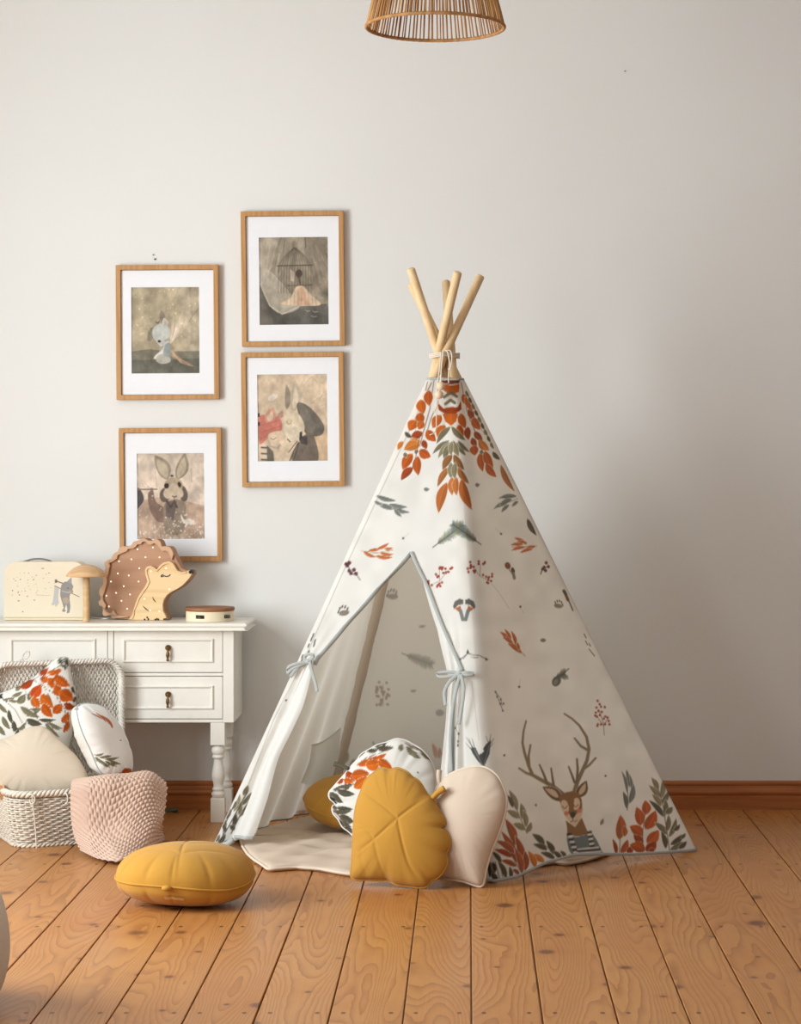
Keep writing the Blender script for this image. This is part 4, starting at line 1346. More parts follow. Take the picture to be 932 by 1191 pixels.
flat_leaf(q0[0], -.56, .212, .165, .115, .082, .085, 'mustard leaf cushion lying at the back of the tent behind the printed cushion', 8, tilt=16, seed=9)

# ================================================================ the quilted mat on the tent floor
def build_mat():
    front = [(279, 978), (282, 988), (288, 997), (296, 1004), (304, 1009), (312, 1015), (324, 1014), (345, 1012.5), (372, 1014.5), (395, 1019), (410, 1021), (450, 1019), (500, 1018), (545, 1016), (590, 1014), (622, 1010), (645, 1006), (662, 1008), (682, 1004), (705, 997)]
    P = [on_floor(x, y)[:2] for x, y in front] + [[.50, -.75], [.46, -.45], [.38, -.18], [.1, -.12], [-.25, -.12], [-.50, -.15], [-.60, -.32], [-.71, -.54], [-.79, -.72]]
    P = np.array(P)
    n = 260
    pts = resample(np.vstack([P]), n, True)
    c = np.array([-.08, -.7])
    cc = thing('floor_mat', (c[0], c[1], 0), 'beige quilted mat spread over the tent floor and out of its doorway', 'mat')
    nr = 40
    rad = np.linspace(0, 1, nr)
    XY = c + rad[:, None, None] * (pts - c)
    th = np.arctan2(XY[..., 1] - c[1], XY[..., 0] - c[0])
    edge = np.sqrt(np.clip(1 - rad ** 14, 0, 1))[:, None]
    h = .010 + .013 * edge
    h = h + .0060 * np.sin(XY[..., 0] * 34 + XY[..., 1] * 12) * np.sin(XY[..., 1] * 30 - XY[..., 0] * 9) * edge
    h = h - .007 * np.exp(-((np.abs(np.sin(th * 4 + .4)) * rad[:, None] / .06) ** 2)) * edge
    for (sx, sy, sr, sh) in ((-.36, -1.07, .07, .016), (-.55, -1.0, .06, .010), (-.2, -1.15, .08, .012), (.30, -1.10, .05, .016), (.38, -1.04, .03, .012), (.24, -1.16, .03, .010)):
        h = h + sh * np.exp(-((XY[..., 0] - sx) ** 2 + (XY[..., 1] - sy) ** 2) / sr ** 2) * edge
    h[-1] = .010
    idx = lambda i, k: 1 + (i - 1) * n + k % n
    V = np.concatenate([XY, h[..., None]], -1)
    A = np.vstack([V[0, :1], V[1:].reshape(-1, 3)])
    f = [(0, idx(1, k), idx(1, k + 1)) for k in range(n)]
    for i in range(1, nr - 1):
        f += [(idx(i, k), idx(i + 1, k), idx(i + 1, k + 1), idx(i, k + 1)) for k in range(n)]
    base = len(A)
    lo = np.column_stack([c + .992 * (pts - c), np.full(n, .0015)])
    f += [(idx(nr - 1, k), base + k, base + (k + 1) % n, idx(nr - 1, k + 1)) for k in range(n)]
    f.append(tuple(base + k for k in range(n - 1, -1, -1)))
    mk('quilt', np.vstack([A, lo]), f, m_fabric('beige mat linen', (210, 190, 170), 700, .95, var=.06, bump=.3), cc)
    tube('piping', np.column_stack([pts, np.full(n, .010)]), .0045, M_BEIGEP, cc, seg=8, closed=True)
build_mat()
# ================================================================ the white console table
def m_paint():
    t = NT('worn white furniture paint')
    co = t.coords()
    nz = t.noise(co, 7, 4, .6)
    col = t.ramp(nz, [(0.3, rgb(232, 226, 214)), (0.7, rgb(240, 235, 225))])
    return t.end(t.bsdf(col, .42, .4, t.bump(t.noise(co, 60, 3), .06, .002)).outputs[0])
M_PAINT = m_paint()
M_BRASS = m_plain('aged brass', (122, 92, 54), .42, .5, .25, 90, .1, metal=.85)
Z_DT = .694                                   # height of the table top
YD = -.314                                    # front face of the drawers
def dx(px, Y=YD): return (px - VX) * (Y - CAM_Y) / F_PX
def dz(py, Y=YD): return CAM_H - (py - VY) * (Y - CAM_Y) / F_PX
desk = thing('console_table', (dx(61), -.17, 0), 'white painted console table with drawers and turned legs against the wall', 'table')
xL, xR = dx(-150), dx(272)
# top: a slab with a moulded front edge
def build_top():
    y0, y1, x0, x1 = -.345, -.024, dx(-163), dx(288.5, -.34)
    prof = [(0, Z_DT - .026), (.010, Z_DT - .024), (.013, Z_DT - .016), (.006, Z_DT - .013), (.004, Z_DT - .008), (0.006, Z_DT - .003), (.012, Z_DT)]
    V, F = [], []
    rings = [(o, z) for o, z in prof]
    for o, z in rings:
        V += [(x0 + o, y0 + o, z), (x1 - o, y0 + o, z), (x1 - o, y1, z), (x0 + o, y1, z)]
    for i in range(len(rings) - 1):
        for k in range(4):
            F.append((i * 4 + k, i * 4 + (k + 1) % 4, i * 4 + 4 + (k + 1) % 4, i * 4 + 4 + k))
    F += [(3, 2, 1, 0), tuple(len(V) - 4 + k for k in range(4))]
    bevel(mk('tabletop', V, F, M_PAINT, desk, False), .0015, 2, 25)
build_top()
z_lo, z_hi = dz(840.5), Z_DT - .026
yb = -.03
b = MB()                                       # carcass: side boards, rails and stiles round the openings
def bx(lo, hi): b.add(*box_vf(lo, hi))
for x0, x1 in ((xL, xL + .022), (xR - .022, xR)):
    bx((x0, YD + .02, z_lo), (x1, yb, z_hi))
bx((xL + .022, yb - .012, z_lo), (xR - .022, yb, z_hi))
bx((xL + .022, YD + .021, z_lo), (xR - .022, yb - .012, z_lo + .012))
bays = [(-137, -10), (-2, 125.5), (132, 259.4)]
for pa, pb in ((-150, -137), (-10, -2), (125.5, 132), (259.4, 272)):
    bx((max(dx(pa), xL + .0), YD, z_lo), (min(dx(pb), xR), YD + .02, z_hi))
for pa, pb in bays:
    bx((dx(pa), YD, z_hi - .004), (dx(pb), YD + .02, z_hi))
    bx((dx(pa), YD, z_lo), (dx(pb), YD + .02, dz(836.8)))
for pa, pb in (bays[0], bays[2]):
    bx((dx(pa), YD, dz(786.4)), (dx(pb), YD + .02, dz(782.8)))
bevel(b.build('carcass', M_PAINT, desk, False), .002)

def front(name, px0, px1, py0, py1, inset, pull=True):
    """drawer or door front with a raised moulding; returns it"""
    g = .0016
    x0, x1, z1, z0 = dx(px0) + g, dx(px1) - g, dz(py0) - g, dz(py1) + g
    m = MB()
    yf = YD + .001
    m.add(*box_vf((x0, yf, z0), (x1, yf + .018, z1)))
    o = m.build(name, M_PAINT, desk, False)
    bevel(o, .0025)
    ix, it, ib = inset
    X0, X1, Z1, Z0 = x0 + ix, x1 - ix, z1 - it, z0 + ib
    prof = [(0, 0), (.001, .0045), (.004, .0065), (.007, .005), (.009, .002), (.010, .0)]
    V, F = [], []
    for o_, d in prof:
        V += [(X0 + o_, yf - d, Z0 + o_), (X1 - o_, yf - d, Z0 + o_), (X1 - o_, yf - d, Z1 - o_), (X0 + o_, yf - d, Z1 - o_)]
    for i in range(len(prof) - 1):
        for k in range(4):
            F.append((i * 4 + k, i * 4 + (k + 1) % 4, i * 4 + 4 + (k + 1) % 4, i * 4 + 4 + k))
    mk('panel_moulding', V, F, M_PAINT, o, False)
    if pull:
        c = np.array([(x0 + x1) / 2, yf, (z0 + z1) / 2 + .012])
        k = mk('drop_pull', *lathe_vf([(.0005, 0), (.0095, .001), (.0105, .004), (.0085, .008), (.0045, .011), (.004, .014), (.0055, .017), (.0001, .019)], c, 20, 'Y'), M_BRASS, o)
        mk('pull_drop', *lathe_vf([(.0005, -.0465), (.004, -.045), (.0052, -.041), (.0036, -.037), (.0042, -.034), (.0066, -.026), (.0058, -.018), (.0034, -.009), (.0028, -.002), (.0036, .002), (.0005, .005)], c + np.array([0, -.015, 0]), 18), M_BRASS, o)
    return o
for pa, pb in (bays[2], bays[0]):
    front('drawer', pa, pb, 732.2, 782.6, (.031, .030, .034))
    front('drawer', pa, pb, 786.6, 836.6, (.031, .030, .033))
front('door', bays[1][0], bays[1][1], 732.2, 836.6, (.040, .030, .040), False)

def leg(cx, cy, h):
    s = .0250
    sq0, sq1 = z_lo - .079, .084                # the two square blocks
    prof = [(.019, sq1), (.0225, sq1 + .006), (.0245, sq1 + .012), (.0225, sq1 + .018), (.0185, sq1 + .022), (.0195, sq1 + .026), (.0215, sq1 + .030), (.0195, sq1 + .034), (.0165, sq1 + .040)]
    top = sq0
    prof += [(.0185, sq1 + .052), (.0225, sq1 + .068), (.0232, sq1 + .080), (.0205, sq1 + .098), (.0165, sq1 + .118), (.0155, top - .052), (.0165, top - .048), (.0205, top - .046), (.0215, top - .042), (.0205, top - .038), (.0172, top - .036), (.0215, top - .030), (.0240, top - .020), (.0215, top - .010), (.0150, top - .004), (.0150, top)]
    m = MB()
    m.add(*box_vf((cx - s, cy - s, sq0), (cx + s, cy + s, z_lo)))
    m.add(*lathe_vf([(.010, sq1 - .004)] + prof + [(.010, top + .004)], (cx, cy, 0), 32))
    m.add(*box_vf((cx - s * .98, cy - s * .98, 0), (cx + s * .98, cy + s * .98, sq1)))
    o = m.build('leg', M_PAINT, desk, True)
    o.data.polygons.foreach_set('use_smooth', np.array([len(p.vertices) == 4 and not (i < 6 or i >= len(o.data.polygons) - 6) for i, p in enumerate(o.data.polygons)]))
    bevel(o, .002, 2, 60)
lx = (254 - VX) * (-.29 - CAM_Y) / F_PX
for X in (lx, xL + xR - lx):
    for Y in (YD + .026, yb - .026):
        leg(X, Y, 0)

# ================================================================ things on the table
def prism(name, pts, y0, y1, mat, parent=None, smooth=False, bw=0):
    """solid with the outline PTS (x, z) from y0 (front) to y1"""
    pts = np.asarray(pts, float)
    n = len(pts)
    V = [(x, y0, z) for x, z in pts] + [(x, y1, z) for x, z in pts]
    sa = sum(pts[i, 0] * pts[(i + 1) % n, 1] - pts[(i + 1) % n, 0] * pts[i, 1] for i in range(n))
    F = [tuple(range(n)), tuple(range(2 * n - 1, n - 1, -1))] + [((i + 1) % n, i, n + i, n + (i + 1) % n) for i in range(n)]
    if sa < 0:
        F = [f[::-1] for f in F]
    o = mk(name, V, F, mat, parent, smooth)
    if bw: bevel(o, bw, 2, 30)
    return o

def rim(name, A, B, y0, y1, mat, parent=None, bw=.0012):
    """raised border between two outlines with the same number of points"""
    n = len(A)
    V = [(x, y0, z) for x, z in A] + [(x, y0, z) for x, z in B] + [(x, y1, z) for x, z in A] + [(x, y1, z) for x, z in B]
    F = []
    for i in range(n):
        j = (i + 1) % n
        F += [(i, j, n + j, n + i), (2 * n + j, 2 * n + i, 3 * n + i, 3 * n + j), (j, i, 2 * n + i, 2 * n + j), (n + i, n + j, 3 * n + j, 3 * n + i)]
    o = mk(name, V, F, mat, parent, False)
    bm = bmesh.new(); bm.from_mesh(o.data); bmesh.ops.recalc_face_normals(bm, faces=bm.faces); bm.to_mesh(o.data); bm.free()
    bevel(o, bw, 2, 40)
    return o

def inset(P, d, sm=2):
    """outline moved inwards by d"""
    P = np.asarray(P, float)
    n = len(P)
    Q = P.copy()
    for _ in range(sm):
        Q = (np.roll(Q, 1, 0) + 2 * Q + np.roll(Q, -1, 0)) / 4
    T = np.roll(Q, -3, 0) - np.roll(Q, 3, 0)
    N = np.stack([-T[:, 1], T[:, 0]], 1)
    N /= np.linalg.norm(N, axis=1, keepdims=True)
    sa = (P[:, 0] * np.roll(P[:, 1], -1) - np.roll(P[:, 0], -1) * P[:, 1]).sum()
    return P + N * d * (1 if sa > 0 else -1)

# --- hedgehog lamp
HY = -.168
hx = lambda P: np.array([[(x / 7.17 + 110 - VX) * (HY - CAM_Y) / F_PX, CAM_H - (y / 7.17 + 620 - VY) * (HY - CAM_Y) / F_PX] for x, y in P])
hc = hx([(380, 716)])[0]
def rot_about(o, ang):
    o.rotation_euler = (0, 0, R(ang))
hog = thing('hedgehog_lamp', (hc[0], HY + .03, Z_DT), 'wooden hedgehog shaped night lamp with a scalloped brown back and small lit holes', 'lamp')
M_HB = m_wood('brown stained lamp wood', (184, 142, 112), (172, 128, 98), 'X', 3, .6, .25, .04)
M_HR = m_wood('brown stained lamp rim', (206, 166, 132), (194, 152, 118), 'X', 3, .55, .25, .04)
M_HF = m_wood('light lamp wood', (232, 200, 152), (220, 184, 132), 'X', 6, .55, .3, .04)
M_HK = m_plain('black lacquer', (30, 26, 24), .35, .5)
tL = NT('warm lamp glow'); e_ = tL.n('Emission'); e_.inputs[0].default_value = (1, .86, .62, 1); e_.inputs[1].default_value = 1.9; M_LED = tL.end(e_.outputs[0])
dzh = Z_DT + .001 - hx([(0, 714)])[0][1]
lift = np.array([0, dzh])
outer = [(300, 714), (160, 706), (138, 672), (118, 682), (84, 684), (74, 662), (80, 628), (66, 606), (46, 594), (38, 570), (58, 548), (60, 528), (44, 498), (48, 462), (68, 436), (82, 408), (76, 380), (84, 350), (98, 330), (90, 306), (106, 282), (90, 256), (92, 236), (118, 216), (152, 206), (164, 172), (186, 152), (206, 146), (216, 118), (244, 102), (284, 104), (312, 98), (330, 86), (340, 64), (370, 56), (392, 48), (410, 36), (440, 36), (470, 54), (500, 56), (526, 40), (552, 44), (572, 62), (586, 102), (620, 100), (650, 104), (672, 130), (684, 164), (706, 206), (726, 246), (748, 282), (776, 298), (800, 302), (830, 292), (848, 304), (846, 330), (826, 362), (796, 396), (762, 430), (720, 456), (672, 480), (632, 508), (606, 546), (596, 590), (602, 640), (622, 676), (634, 700), (628, 714)]
O = resample(hx(outer) + lift, 360, True)
prism('body', O, HY, HY + .046, M_HB, hog, bw=.002)
spik = outer[:48]
O2 = hx(outer) + lift
# border of the back: follows the scallops from the tail to the brow
A = resample(hx(spik[1:]) + lift, 240)
Bn = np.array([(300, 690), (196, 676), (166, 630), (150, 662), (104, 652), (96, 622), (104, 590), (80, 560), (74, 520), (88, 486), (100, 452), (112, 400), (108, 366), (124, 330), (128, 290), (138, 266), (124, 246), (160, 230), (196, 206), (204, 176), (262, 150), (284, 142), (292, 124), (338, 118), (362, 104), (372, 86), (402, 84), (420, 62), (448, 62), (462, 78), (492, 88), (520, 74), (538, 82), (560, 104), (588, 138), (620, 136), (642, 146), (656, 176), (672, 212)], float)
Bq = resample(hx(Bn) + lift, 240)
def strip_rim(name, A, B, y0, y1, mat, parent):
    n = len(A)
    V = [(x, y0, z) for x, z in A] + [(x, y0, z) for x, z in B] + [(x, y1, z) for x, z in A] + [(x, y1, z) for x, z in B]
    F = []
    for i in range(n - 1):
        j = i + 1
        F += [(i, j, n + j, n + i), (2 * n + j, 2 * n + i, 3 * n + i, 3 * n + j), (j, i, 2 * n + i, 2 * n + j), (n + i, n + j, 3 * n + j, 3 * n + i)]
    F += [(0, n, 3 * n, 2 * n), (n - 1, 3 * n - 1, 4 * n - 1, 2 * n - 1)]
    o = mk(name, V, F, mat, parent, False)
    bm = bmesh.new(); bm.from_mesh(o.data); bmesh.ops.recalc_face_normals(bm, faces=bm.faces); bm.to_mesh(o.data); bm.free()
    return bevel(o, .001, 2, 40)
strip_rim('scalloped_rim', A, Bq, HY - .011, HY, M_HR, hog)
face_pts = [(302, 714), (332, 676), (348, 630), (362, 578), (384, 524), (416, 476), (448, 432), (466, 392), (456, 358), (446, 326), (446, 292), (462, 270), (492, 262), (524, 276), (548, 294), (570, 262), (604, 234), (648, 224), (680, 234), (700, 262), (722, 300), (760, 314), (800, 308), (830, 296), (846, 306), (844, 330), (824, 362), (794, 396), (760, 428), (718, 454), (670, 478), (630, 506), (604, 546), (594, 590), (600, 640), (620, 676), (630, 702), (626, 714)]
Fp = resample(hx(face_pts) + lift, 260, True)
fc = prism('face_panel', Fp, HY - .013, HY + .001, M_HF, hog, bw=.002)
fr_ = hx(face_pts[:23]) + lift
fa = resample(fr_, 130)
inn = [(336, 706), (352, 676), (352, 640), (376, 588), (398, 536), (430, 488), (466, 440), (486, 396), (472, 350), (464, 320), (464, 296), (480, 284), (500, 282), (522, 292), (546, 312), (580, 278), (612, 252), (648, 244), (668, 252), (682, 276), (708, 314), (756, 330), (800, 322)]
strip_rim('face_rim', fa, resample(hx(inn) + lift, 130), HY - .017, HY - .0125, M_HF, fc)
def hz(P, y): return np.array([(x, y, z) for x, z in hx(P) + lift])
mk('nose', *ball_vf(hz([(832, 313)], HY + .006)[0], (.0092, .026, .0092), 16, 10), M_HK, hog)
tube('closed_eye', spline(hz([(602, 336), (584, 342), (586, 354), (606, 346), (628, 350), (648, 346), (662, 334)], HY - .0135), 30), .0019, M_HK, fc, seg=7)
for P in ([(508, 520), (520, 546), (538, 566)], [(424, 596), (452, 622), (482, 642)]):
    tube('paw_groove', spline(hz(P, HY - .0128), 16), np.r_[np.linspace(.0008, .0026, 8), np.linspace(.0026, .0009, 8)], m_plain('dark groove', (120, 84, 50), .7), fc, seg=7)
for x, y in ((440, 710), (462, 692), (472, 706), (532, 710), (546, 704), (560, 708), (608, 706), (622, 704)):
    mk('claw', *ball_vf(hz([(x, y)], HY - .0135)[0], (.0032, .003, .0034), 10, 7), M_HK, hog)
for x, y in ((369, 127), (502, 111), (209, 228), (316, 211), (438, 193), (559, 193), (385, 285), (199, 330), (294, 346), (139, 398), (379, 396), (250, 436), (184, 492), (99, 516), (304, 504), (231, 558), (121, 606), (279, 624), (494, 308), (625, 282), (456, 440), (439, 538), (654, 457), (487, 634), (568, 640)):
    on_face = x > 400 and (y > 300 or x > 600) and not (x, y) in ((438, 193),)
    yy = HY - .0132 if on_face else HY - .0004
    mk('light_hole', *ball_vf(hz([(x, y)], yy)[0], (.0025, .0012, .0025), 12, 8), M_LED, hog)
tube('power_cable', spline(np.array([at(x, y, Y) for x, y, Y in ((139, 716, -.115), (128, 716.5, -.13), (122, 719.5, -.15), (114, 717.5, -.135), (108, 716, -.125), (100, 717.5, -.09), (96, 716, -.06), (92, 715, -.02))]) * [1, 1, 0] + [0, 0, Z_DT + .0024], 50), .0022, m_plain('white cable', (240, 240, 238), .4), hog, seg=8)
hog.rotation_euler = (0, 0, R(-9))

# --- wooden mushroom standing before the suitcase
MY = -.272
M_MW = m_wood('turned beech', (222, 190, 146), (210, 172, 124), 'X', 7, .5, .3)
M_MC = m_wood('turned mushroom cap', (222, 186, 142), (204, 160, 114), 'X', 9, .5, .3)
mxp = (100.4 - VX) * (MY - CAM_Y) / F_PX
mus = thing('mushroom_ornament', (mxp, MY, Z_DT), 'turned wooden mushroom standing before the cream suitcase', 'ornament')
zc_ = CAM_H - (670.6 - VY) * (MY - CAM_Y) / F_PX
mk('stem', *lathe_vf([(.0008, Z_DT), (.0112, Z_DT), (.0116, Z_DT + .002), (.0116, zc_ + .006), (.004, zc_ + .008)], (mxp, MY, 0), 28), M_MW, mus)
mk('cap', *lathe_vf([(.004, zc_ + .003), (.066, zc_), (.0702, zc_ + .001), (.0705, zc_ + .003), (.066, zc_ + .010), (.056, zc_ + .021), (.042, zc_ + .031), (.026, zc_ + .038), (.010, zc_ + .0415), (.0005, zc_ + .042)], (mxp, MY, 0), 48), M_MC, mus)

# --- cream cardboard suitcase
SY0, SY1 = -.198, -.095
sx = lambda px: (px - VX) * (SY0 - CAM_Y) / F_PX
sz = lambda py: CAM_H - (py - VY) * (SY0 - CAM_Y) / F_PX
x0, x1, zt = sx(4.5), sx(99), sz(653.5)
case = thing('suitcase', ((x0 + x1) / 2, (SY0 + SY1) / 2, Z_DT), 'small cream cardboard suitcase printed with a grey animal figure and dots', 'suitcase')
art_s = Art(0, 648, 104, 726, 8, (234, 221, 196))
art_s.at(0, 640, 7.17)
G, G2 = (150, 146, 142), (176, 172, 166)
art_s.poly([(455, 296), (497, 312), (490, 340), (486, 400), (492, 440), (466, 476), (458, 450), (446, 462), (428, 450), (440, 430), (450, 360)], (192, 190, 186))
art_s.stroke([(456, 296), (520, 326), (580, 350), (660, 388)], 5, (110, 84, 66))
art_s.poly([(512, 290), (540, 262), (575, 262), (600, 280), (612, 300), (602, 340), (580, 380), (582, 420), (588, 470), (580, 520), (556, 526), (562, 490), (552, 450), (540, 490), (550, 508), (530, 516), (516, 506), (530, 480), (520, 440), (502, 380), (504, 330)], G)
art_s.poly([(520, 400), (560, 390), (580, 420), (560, 450), (530, 440)], (178, 162, 142)); art_s.poly([(556, 264), (596, 224), (600, 282)], (158, 156, 160)); art_s.dot(590, 345, 22, (176, 150, 128), ry=14)
art_s.stroke([(540, 280), (500, 268), (468, 256)], 12, (150, 140, 130)); art_s.dot(468, 258, 12, (120, 112, 106), ry=16); art_s.dot(566, 316, 5, INK); art_s.stroke([(520, 340), (560, 352), (590, 350)], 12, G2)
r_ = np.random.RandomState(2)
for k in range(46):
    x = r_.uniform(60, 470); y = 330 + r_.normal(0, 60) - (x - 60) * .18
    art_s.dot(x, min(max(y, 190), 520), r_.uniform(2, 5), (166, 146, 124))
for x, y in ((170, 244), (280, 246), (162, 372), (105, 336), (158, 422), (190, 512), (228, 384), (286, 416)):
    art_s.dot(x, y, 5, (120, 104, 90))
art_s.stroke([(300, 374), (312, 370), (320, 378), (332, 372), (340, 380), (352, 372), (360, 380), (374, 374), (386, 378), (400, 376), (418, 376)], 3, (180, 160, 136), .8)
art_s.dot(357, 152, 12, (150, 140, 128), ry=4)
M_CASE = m_fabric('printed cardboard', attr=True, thread=300, rough=.7, var=.03, bump=.08)
def rounded(x0, x1, z0, z1, r, n=10):
    P = [(x0, z0), (x1, z0)]
    for a in np.linspace(0, 90, n): P.append((x1 - r + r * math.cos(R(a)), z1 - r + r * math.sin(R(a))))
    for a in np.linspace(90, 180, n): P.append((x0 + r + r * math.cos(R(a)), z1 - r + r * math.sin(R(a))))
    return np.array(P)
def build_case():
    z0 = Z_DT + .001
    zs = z0 + .0105                               # the lid's edge, low on the front
    C = rounded(x0, x1, zs, zt, .042)
    xs, zz = np.linspace(x0, x1, 240), np.linspace(zs, zt, 170)
    # front sheet: rows clipped to the rounded outline
    V = []
    for z in zz:
        k = 0 if z < zt - .042 else .042 - math.sqrt(max(.042 ** 2 - (z - (zt - .042)) ** 2, 0))
        V.append(np.stack([np.linspace(x0 + k, x1 - k, 240), np.full(240, SY0), np.full(240, z)], 1))
    V = np.concatenate(V)
    mk('printed_front', V, grid_faces(170, 240), M_CASE, case, True, art_s.sample(*to_px(V)))
    prism('lid', C, SY0 + .0004, SY1, m_plain('cream cardboard', (234, 221, 196), .7, .25, .03), case, bw=.0015)
    prism('base', np.array([(x0 + .0015, z0), (x1 - .0015, z0), (x1 - .0015, zs - .001), (x0 + .0015, zs - .001)]), SY0 + .003, SY1 - .002, m_plain('pale cardboard base', (232, 214, 182), .7, .25, .03), case, bw=.001)
    hp = [at(x, y, (SY0 + SY1) / 2) for x, y in ((27, 653.6), (31, 652.2), (38, 650.4), (46, 650.0), (53, 650.8), (58, 652.2), (61, 653.8))]
    tube('carry_handle', spline(hp, 40), .0032, m_plain('grey handle', (120, 120, 122), .45, .5), case, rb=.0075, seg=10, hint=(0, 1, 0))
    for px in (27.5, 60.5):
        mk('handle_rivet', *ball_vf(at(px, 653.6, (SY0 + SY1) / 2), (.006, .009, .003), 12, 8), m_plain('steel rivet', (150, 150, 150), .35, .5, metal=.8), case)
build_case()

# --- tambourine
TY = -.205
tx_ = (244.3 - VX) * (TY - CAM_Y) / F_PX
tam = thing('tambourine', (tx_, TY, Z_DT), 'round wooden tambourine with a brown skin lying at the end of the console table', 'tambourine')
M_TW = m_plain('cream lacquered hoop', (236, 220, 188), .45, .4, .04)
M_TS = m_wood('brown tambourine skin', (138, 90, 58), (156, 106, 70), 'X', 4, .5, .3)
M_JN = m_plain('nickel jingle', (120, 116, 110), .25, .6, metal=.9)
M_SL = m_plain('dark slot', (60, 50, 40), .8)
r0, hh = .0840, .036
z0 = Z_DT + .0005
def build_hoop():
    """hoop with long slots for the jingles"""
    n = 160
    V, F = [], []
    zs = [0, .011, .024, hh]
    slot = lambda k: (k % 32) in range(5, 15)
    for rr in (r0, r0 - .006):
        for z in zs:
            for k in range(n):
                a = 2 * math.pi * (k + 6) / n
                V.append((tx_ + rr * math.cos(a), TY + rr * math.sin(a), z0 + z))
    I = lambda s, zi, k: s * 4 * n + zi * n + k % n
    for k in range(n):
        for zi in range(3):
            if zi == 1 and slot(k):
                F += [(I(0, 1, k), I(0, 1, k + 1), I(1, 1, k + 1), I(1, 1, k)), (I(0, 2, k + 1), I(0, 2, k), I(1, 2, k), I(1, 2, k + 1))]
                if not slot(k - 1): F.append((I(0, 1, k), I(1, 1, k), I(1, 2, k), I(0, 2, k)))
                if not slot(k + 1): F.append((I(0, 2, k + 1), I(1, 2, k + 1), I(1, 1, k + 1), I(0, 1, k + 1)))
                continue
            F.append((I(0, zi, k), I(0, zi, k + 1), I(0, zi + 1, k + 1), I(0, zi + 1, k)))
            F.append((I(1, zi, k + 1), I(1, zi, k), I(1, zi + 1, k), I(1, zi + 1, k + 1)))
        F.append((I(0, 0, k + 1), I(0, 0, k), I(1, 0, k), I(1, 0, k + 1)))
        F.append((I(0, 3, k), I(0, 3, k + 1), I(1, 3, k + 1), I(1, 3, k)))
    mk('hoop', V, F, M_TW, tam, False)
    for j in range(5):
        a = 2 * math.pi * (j * 32 + 10 + 6) / n
        c = np.array([tx_ + (r0 - .004) * math.cos(a), TY + (r0 - .004) * math.sin(a), z0 + .0175])
        for dz_ in (-.0024, .0024):
            mk('jingle', *lathe_vf([(.0005, -.0012), (.010, -.0010), (.0125, .0002), (.012, .001), (.006, .0016), (.0005, .002)], c + np.array([0, 0, dz_]), 20), M_JN, tam)
build_hoop()
mk('skin', *lathe_vf([(.0005, hh - .001), (r0 + .0008, hh - .001), (r0 + .003, hh + .002), (r0 + .0034, hh + .009), (r0 + .002, hh + .0115), (r0 - .004, hh + .012), (.0005, hh + .0125)], (tx_, TY, z0), 64), M_TS, tam)
# ================================================================ framed pictures
M_OAK = m_wood('oiled oak frame', (196, 150, 98), (178, 130, 80), 'Z', 9, .5, .3)
M_MAT = m_plain('white mount board', (238, 238, 240), .85, .2, .01)
M_PIC = m_fabric('art paper', attr=True, thread=200, rough=.8, var=.02, bump=.02)
M_BACK = m_plain('hardboard', (120, 90, 62), .8)

def art_fairy():
    A = Art(0, 0, 79, 100, 3, (176, 162, 136))
    A.round = True
    A.tr = (-163 / 7.008, -238 / 7.008, 7.008)
    A.poly([(163, 760), (300, 740), (460, 760), (720, 760), (720, 945), (163, 945)], (128, 122, 106)); A.poly([(163, 830), (720, 820), (720, 945), (163, 945)], (108, 106, 94))
    A.poly([(560, 238), (720, 238), (720, 760), (600, 740)], (182, 168, 146), .7)
    A.stroke([(640, 238), (655, 480), (650, 700)], 14, (160, 146, 124), .5); A.stroke([(720, 400), (660, 470), (630, 525)], 4, (130, 114, 96))
    r = np.random.RandomState(1)
    for k in range(46):
        A.dot(r.uniform(175, 700), r.uniform(250, 640), r.uniform(3, 6), (232, 216, 170), .85)
    A.wash(.28, 7, 3)
    for k in range(16):
        x = 500 + r.uniform(-30, 40); A.stroke([(480, 690), (x + 10, 600), (x + 20, 560 - r.uniform(0, 120))], 12, (214, 192, 168), .55, 3)
    for k in range(9):
        A.stroke([(490, 680), (530, 640 - k * 12), (585, 600 - k * 22)], 5, (232, 216, 198), .8, 2)
    A.stroke([(480, 720), (500, 790), (560, 830), (660, 880)], 46, (176, 148, 120), .85, 12); A.stroke([(490, 760), (560, 850), (640, 880)], 12, (204, 170, 140), .8, 4)
    A.dot(320, 620, 26, (110, 104, 92), .6, ry=60, rot=.3)
    A.leaf(410, 530, 405, 420, 46, (140, 128, 112), False); A.leaf(436, 560, 428, 486, 50, (206, 200, 188), False)
    A.dot(404, 606, 76, (186, 186, 178), ry=70, rot=-.3); A.poly([(335, 640), (372, 690), (404, 720), (440, 690), (380, 640)], (196, 194, 186))
    A.dot(388, 678, 13, (62, 52, 46), ry=10); A.leaf(440, 560, 432, 500, 26, (196, 178, 164), False)
    A.stroke([(456, 690), (430, 750), (366, 806)], 36, (196, 200, 196)); A.stroke([(410, 770), (352, 812)], 22, (208, 200, 186))
    A.poly([(360, 830), (376, 790), (430, 780), (470, 800), (480, 840), (440, 860), (390, 858)], (176, 172, 160)); A.poly([(440, 700), (478, 700), (478, 800), (440, 800), (420, 770)], (150, 156, 152))
    A.stroke([(362, 520), (378, 530), (390, 516)], 8, (92, 86, 80))
    return A.soft(2).wash(.16, 14, 21).wash(.10, 31, 22).noise(.02).soft(1)
